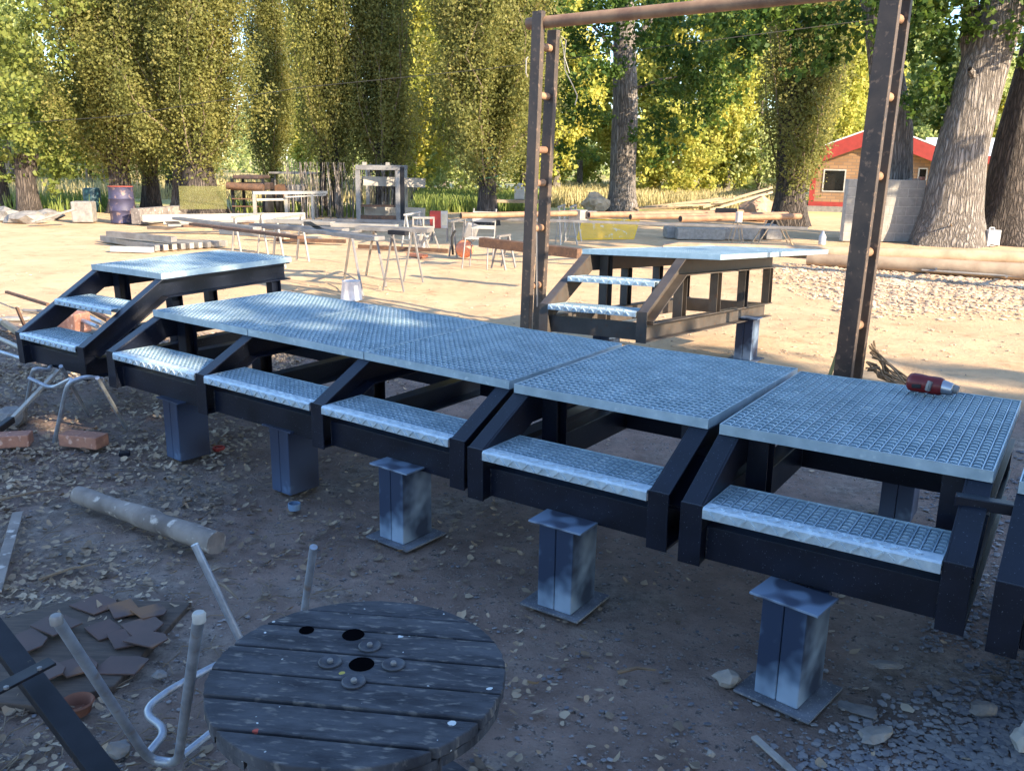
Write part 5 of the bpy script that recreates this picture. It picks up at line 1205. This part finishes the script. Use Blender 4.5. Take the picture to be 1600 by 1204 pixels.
def pebbles(name, n, fn, s0, s1, m, label, seed, flat=.5):
    import bmesh
    rs = random.Random(seed); bm = bmesh.new(); bmesh.ops.create_icosphere(bm, subdivisions=1, radius=1.0); base = [v.co.copy() for v in bm.verts]; fc = [tuple(v.index for v in f.verts) for f in bm.faces]; bm.free()
    k_ = MB()
    for i in range(n):
        x, y = fn(rs)
        s = s0 + (s1 - s0) * rs.random() ** 3; a = rs.uniform(0, 6.3); ex, ey, ez = rs.uniform(.8, 1.4), rs.uniform(.6, 1), rs.uniform(.35, .75) * flat * 1.4
        z = nz_(x, y) + s * ez * .35
        k_.add([(x + (v.x * ex * cos(a) - v.y * ey * sin(a)) * s * (1 + .15 * rs.random()), y + (v.x * ex * sin(a) + v.y * ey * cos(a)) * s, z + v.z * ez * s) for v in base], fc)
    o = k_.build(name, m, smooth=True); tag(o, label, 'gravel', None, 'stuff')
pm = leafmat('mixed pebbles', [(.08, .085, .10), (.16, .165, .19), (.26, .25, .25), (.42, .41, .41)], 0, .8); M['pebble'] = pm
pm2 = leafmat('sandy pebbles', [(.30, .22, .16), (.48, .36, .26), (.60, .47, .34), (.68, .58, .48)], 0, .9); M['pebble2'] = pm2
def inpx(x0, x1, y0, y1, pw=1.):
    def f(r):
        while 1:
            u = x0 + (x1 - x0) * r.random() ** (1 / pw); v = y0 + (y1 - y0) * r.random(); p = G(u, v)
            return p.x, p.y
    return f
def corner(r):
    while 1:
        u, v = r.uniform(1180, 1640), r.uniform(1000, 1240); t = (u - 1180) / 440 + (v - 1000) / 240
        if r.random() < max(.03, (t - .75)) : p = G(u, v); return p.x, p.y
pebbles('pebbles', 3400, corner, .004, .017, 'pebble', 'grey river pebbles in the lower right corner', 1)
def anywhere(r): 
    u, v = r.uniform(-30, 1630), 560 + 680 * r.random() ** .8; p = G(u, v); return p.x, p.y
pebbles('grit', 3600, anywhere, .002, .010, 'pebble', 'scattered grit on the shaded earth', 2)
pebbles('gravel_right', 1500, inpx(1440, 1640, 700, 1010), .004, .018, 'pebble', 'loose gravel at the right beside the nearest platform', 3)
def patch(r):
    while 1:
        u, v = r.uniform(1180, 1640), r.uniform(412, 520)
        if r.random() < 1.3 - (v - 412) / 60 * .9 - max(0, (1330 - u)) / 150: p = G(u, v); return p.x, p.y
pebbles('gravel_patch', 6000, patch, .015, .05, 'pebble2', 'sunlit spread of pale gravel right of the gantry', 4)
pebbles('sand_grit', 2200, inpx(0, 1600, 400, 560), .006, .022, 'pebble2', 'small stones scattered over the sandy yard', 5)
# twigs
W1 = D(470, 137, 19); W2 = D(760, 108, 19); dW = W2 - W1
k_ = MB(); k_.tube([W1 - dW * 3, W1 - dW * 1 + Vector((0, 0, -.2)), W1, W2, W2 + dW * 3 + Vector((0, 0, .3))], .008, 4, False); tag(k_.build('overhead_wire', 'rubber'), 'thin overhead wire crossing in front of the poplars', 'wire')
k_ = MB(); r_ = random.Random(3)
for i in range(420):
    u, v = r_.uniform(-20, 560), r_.uniform(560, 1230); p = G(u, v); a = r_.uniform(0, 6.3); L = r_.uniform(.03, .16)
    z = nz_(p.x, p.y) + .008
    k_.tube([(p.x, p.y, z), (p.x + L * .5 * cos(a), p.y + L * .5 * sin(a), z + .008), (p.x + L * cos(a + .3), p.y + L * sin(a + .3), z)], [.0022, .002, .001], 4, False)
for a_, b_ in (((0, 780), (90, 765)), ((965, 1050), (1025, 1046)), ((60, 905), (150, 880)), ((330, 905), (372, 935))):
    k_.tube([G(*a_, .012), (G(*a_, .02) + G(*b_, .02)) / 2 + Vector((.0, .01, .006)), G(*b_, .012)], [.007, .006, .003], 6)
tag(k_.build('twigs', 'treat'), 'thin twigs scattered in the leaf litter', 'twigs', None, 'stuff')
# grass tufts: green and dry, beyond the yard
def grass(name, n, fn, h, m, label, seed):
    rs = np.random.RandomState(seed); P = np.array([fn(rs) for _ in range(n)]); hh = h * rs.uniform(.4, 1.3, n); a = rs.uniform(0, 6.3, n); w_ = .02 + .012 * rs.rand(n)
    dx, dy = np.cos(a) * w_, np.sin(a) * w_; lx, ly = rs.normal(scale=.22, size=n) * hh, rs.normal(scale=.22, size=n) * hh
    z = np.zeros(n)
    V = np.stack([np.stack([P[:, 0] - dx, P[:, 1] - dy, z - .03], 1), np.stack([P[:, 0] + dx, P[:, 1] + dy, z - .03], 1), np.stack([P[:, 0] + dx * .3 + lx, P[:, 1] + dy * .3 + ly, hh], 1), np.stack([P[:, 0] - dx * .3 + lx, P[:, 1] - dy * .3 + ly, hh * .97], 1)], 1)
    o = bpy.data.objects.new(name, quadmesh(name, V, m)); COL.objects.link(o); tag(o, label, 'grass', None, 'stuff')
M['gr1'] = leafmat('green grass', [(.12, .17, .04), (.20, .26, .06), (.34, .36, .12)], .3); M['gr2'] = leafmat('dry grass blades', [(.34, .30, .13), (.48, .41, .20), (.60, .52, .30)], .3)
def gfn(x0, x1, y0, y1): return lambda rs: (lambda Yv: ((D(rs.uniform(x0, x1), 300, Yv)).x, Yv))(rs.uniform(y0, y1))
grass('green_grass', 10000, gfn(650, 850, 29, 42), .38, 'gr1', 'fresh green grass around the stout poplar', 1)
grass('dry_grass', 26000, gfn(860, 1225, 33, 60), .45, 'gr2', 'tall dry grass behind the woodpile', 2)
grass('dry_field_grass', 16000, gfn(-60, 640, 34, 60), .5, 'gr2', 'dry field grass behind the poplars', 3)
grass('weeds', 900, gfn(360, 700, 25.5, 29), .35, 'gr1', 'weeds at the feet of the middle poplars', 4)
grass('left_weeds', 900, gfn(0, 200, 26, 31), .4, 'gr1', 'weeds around the drums at the left', 5)
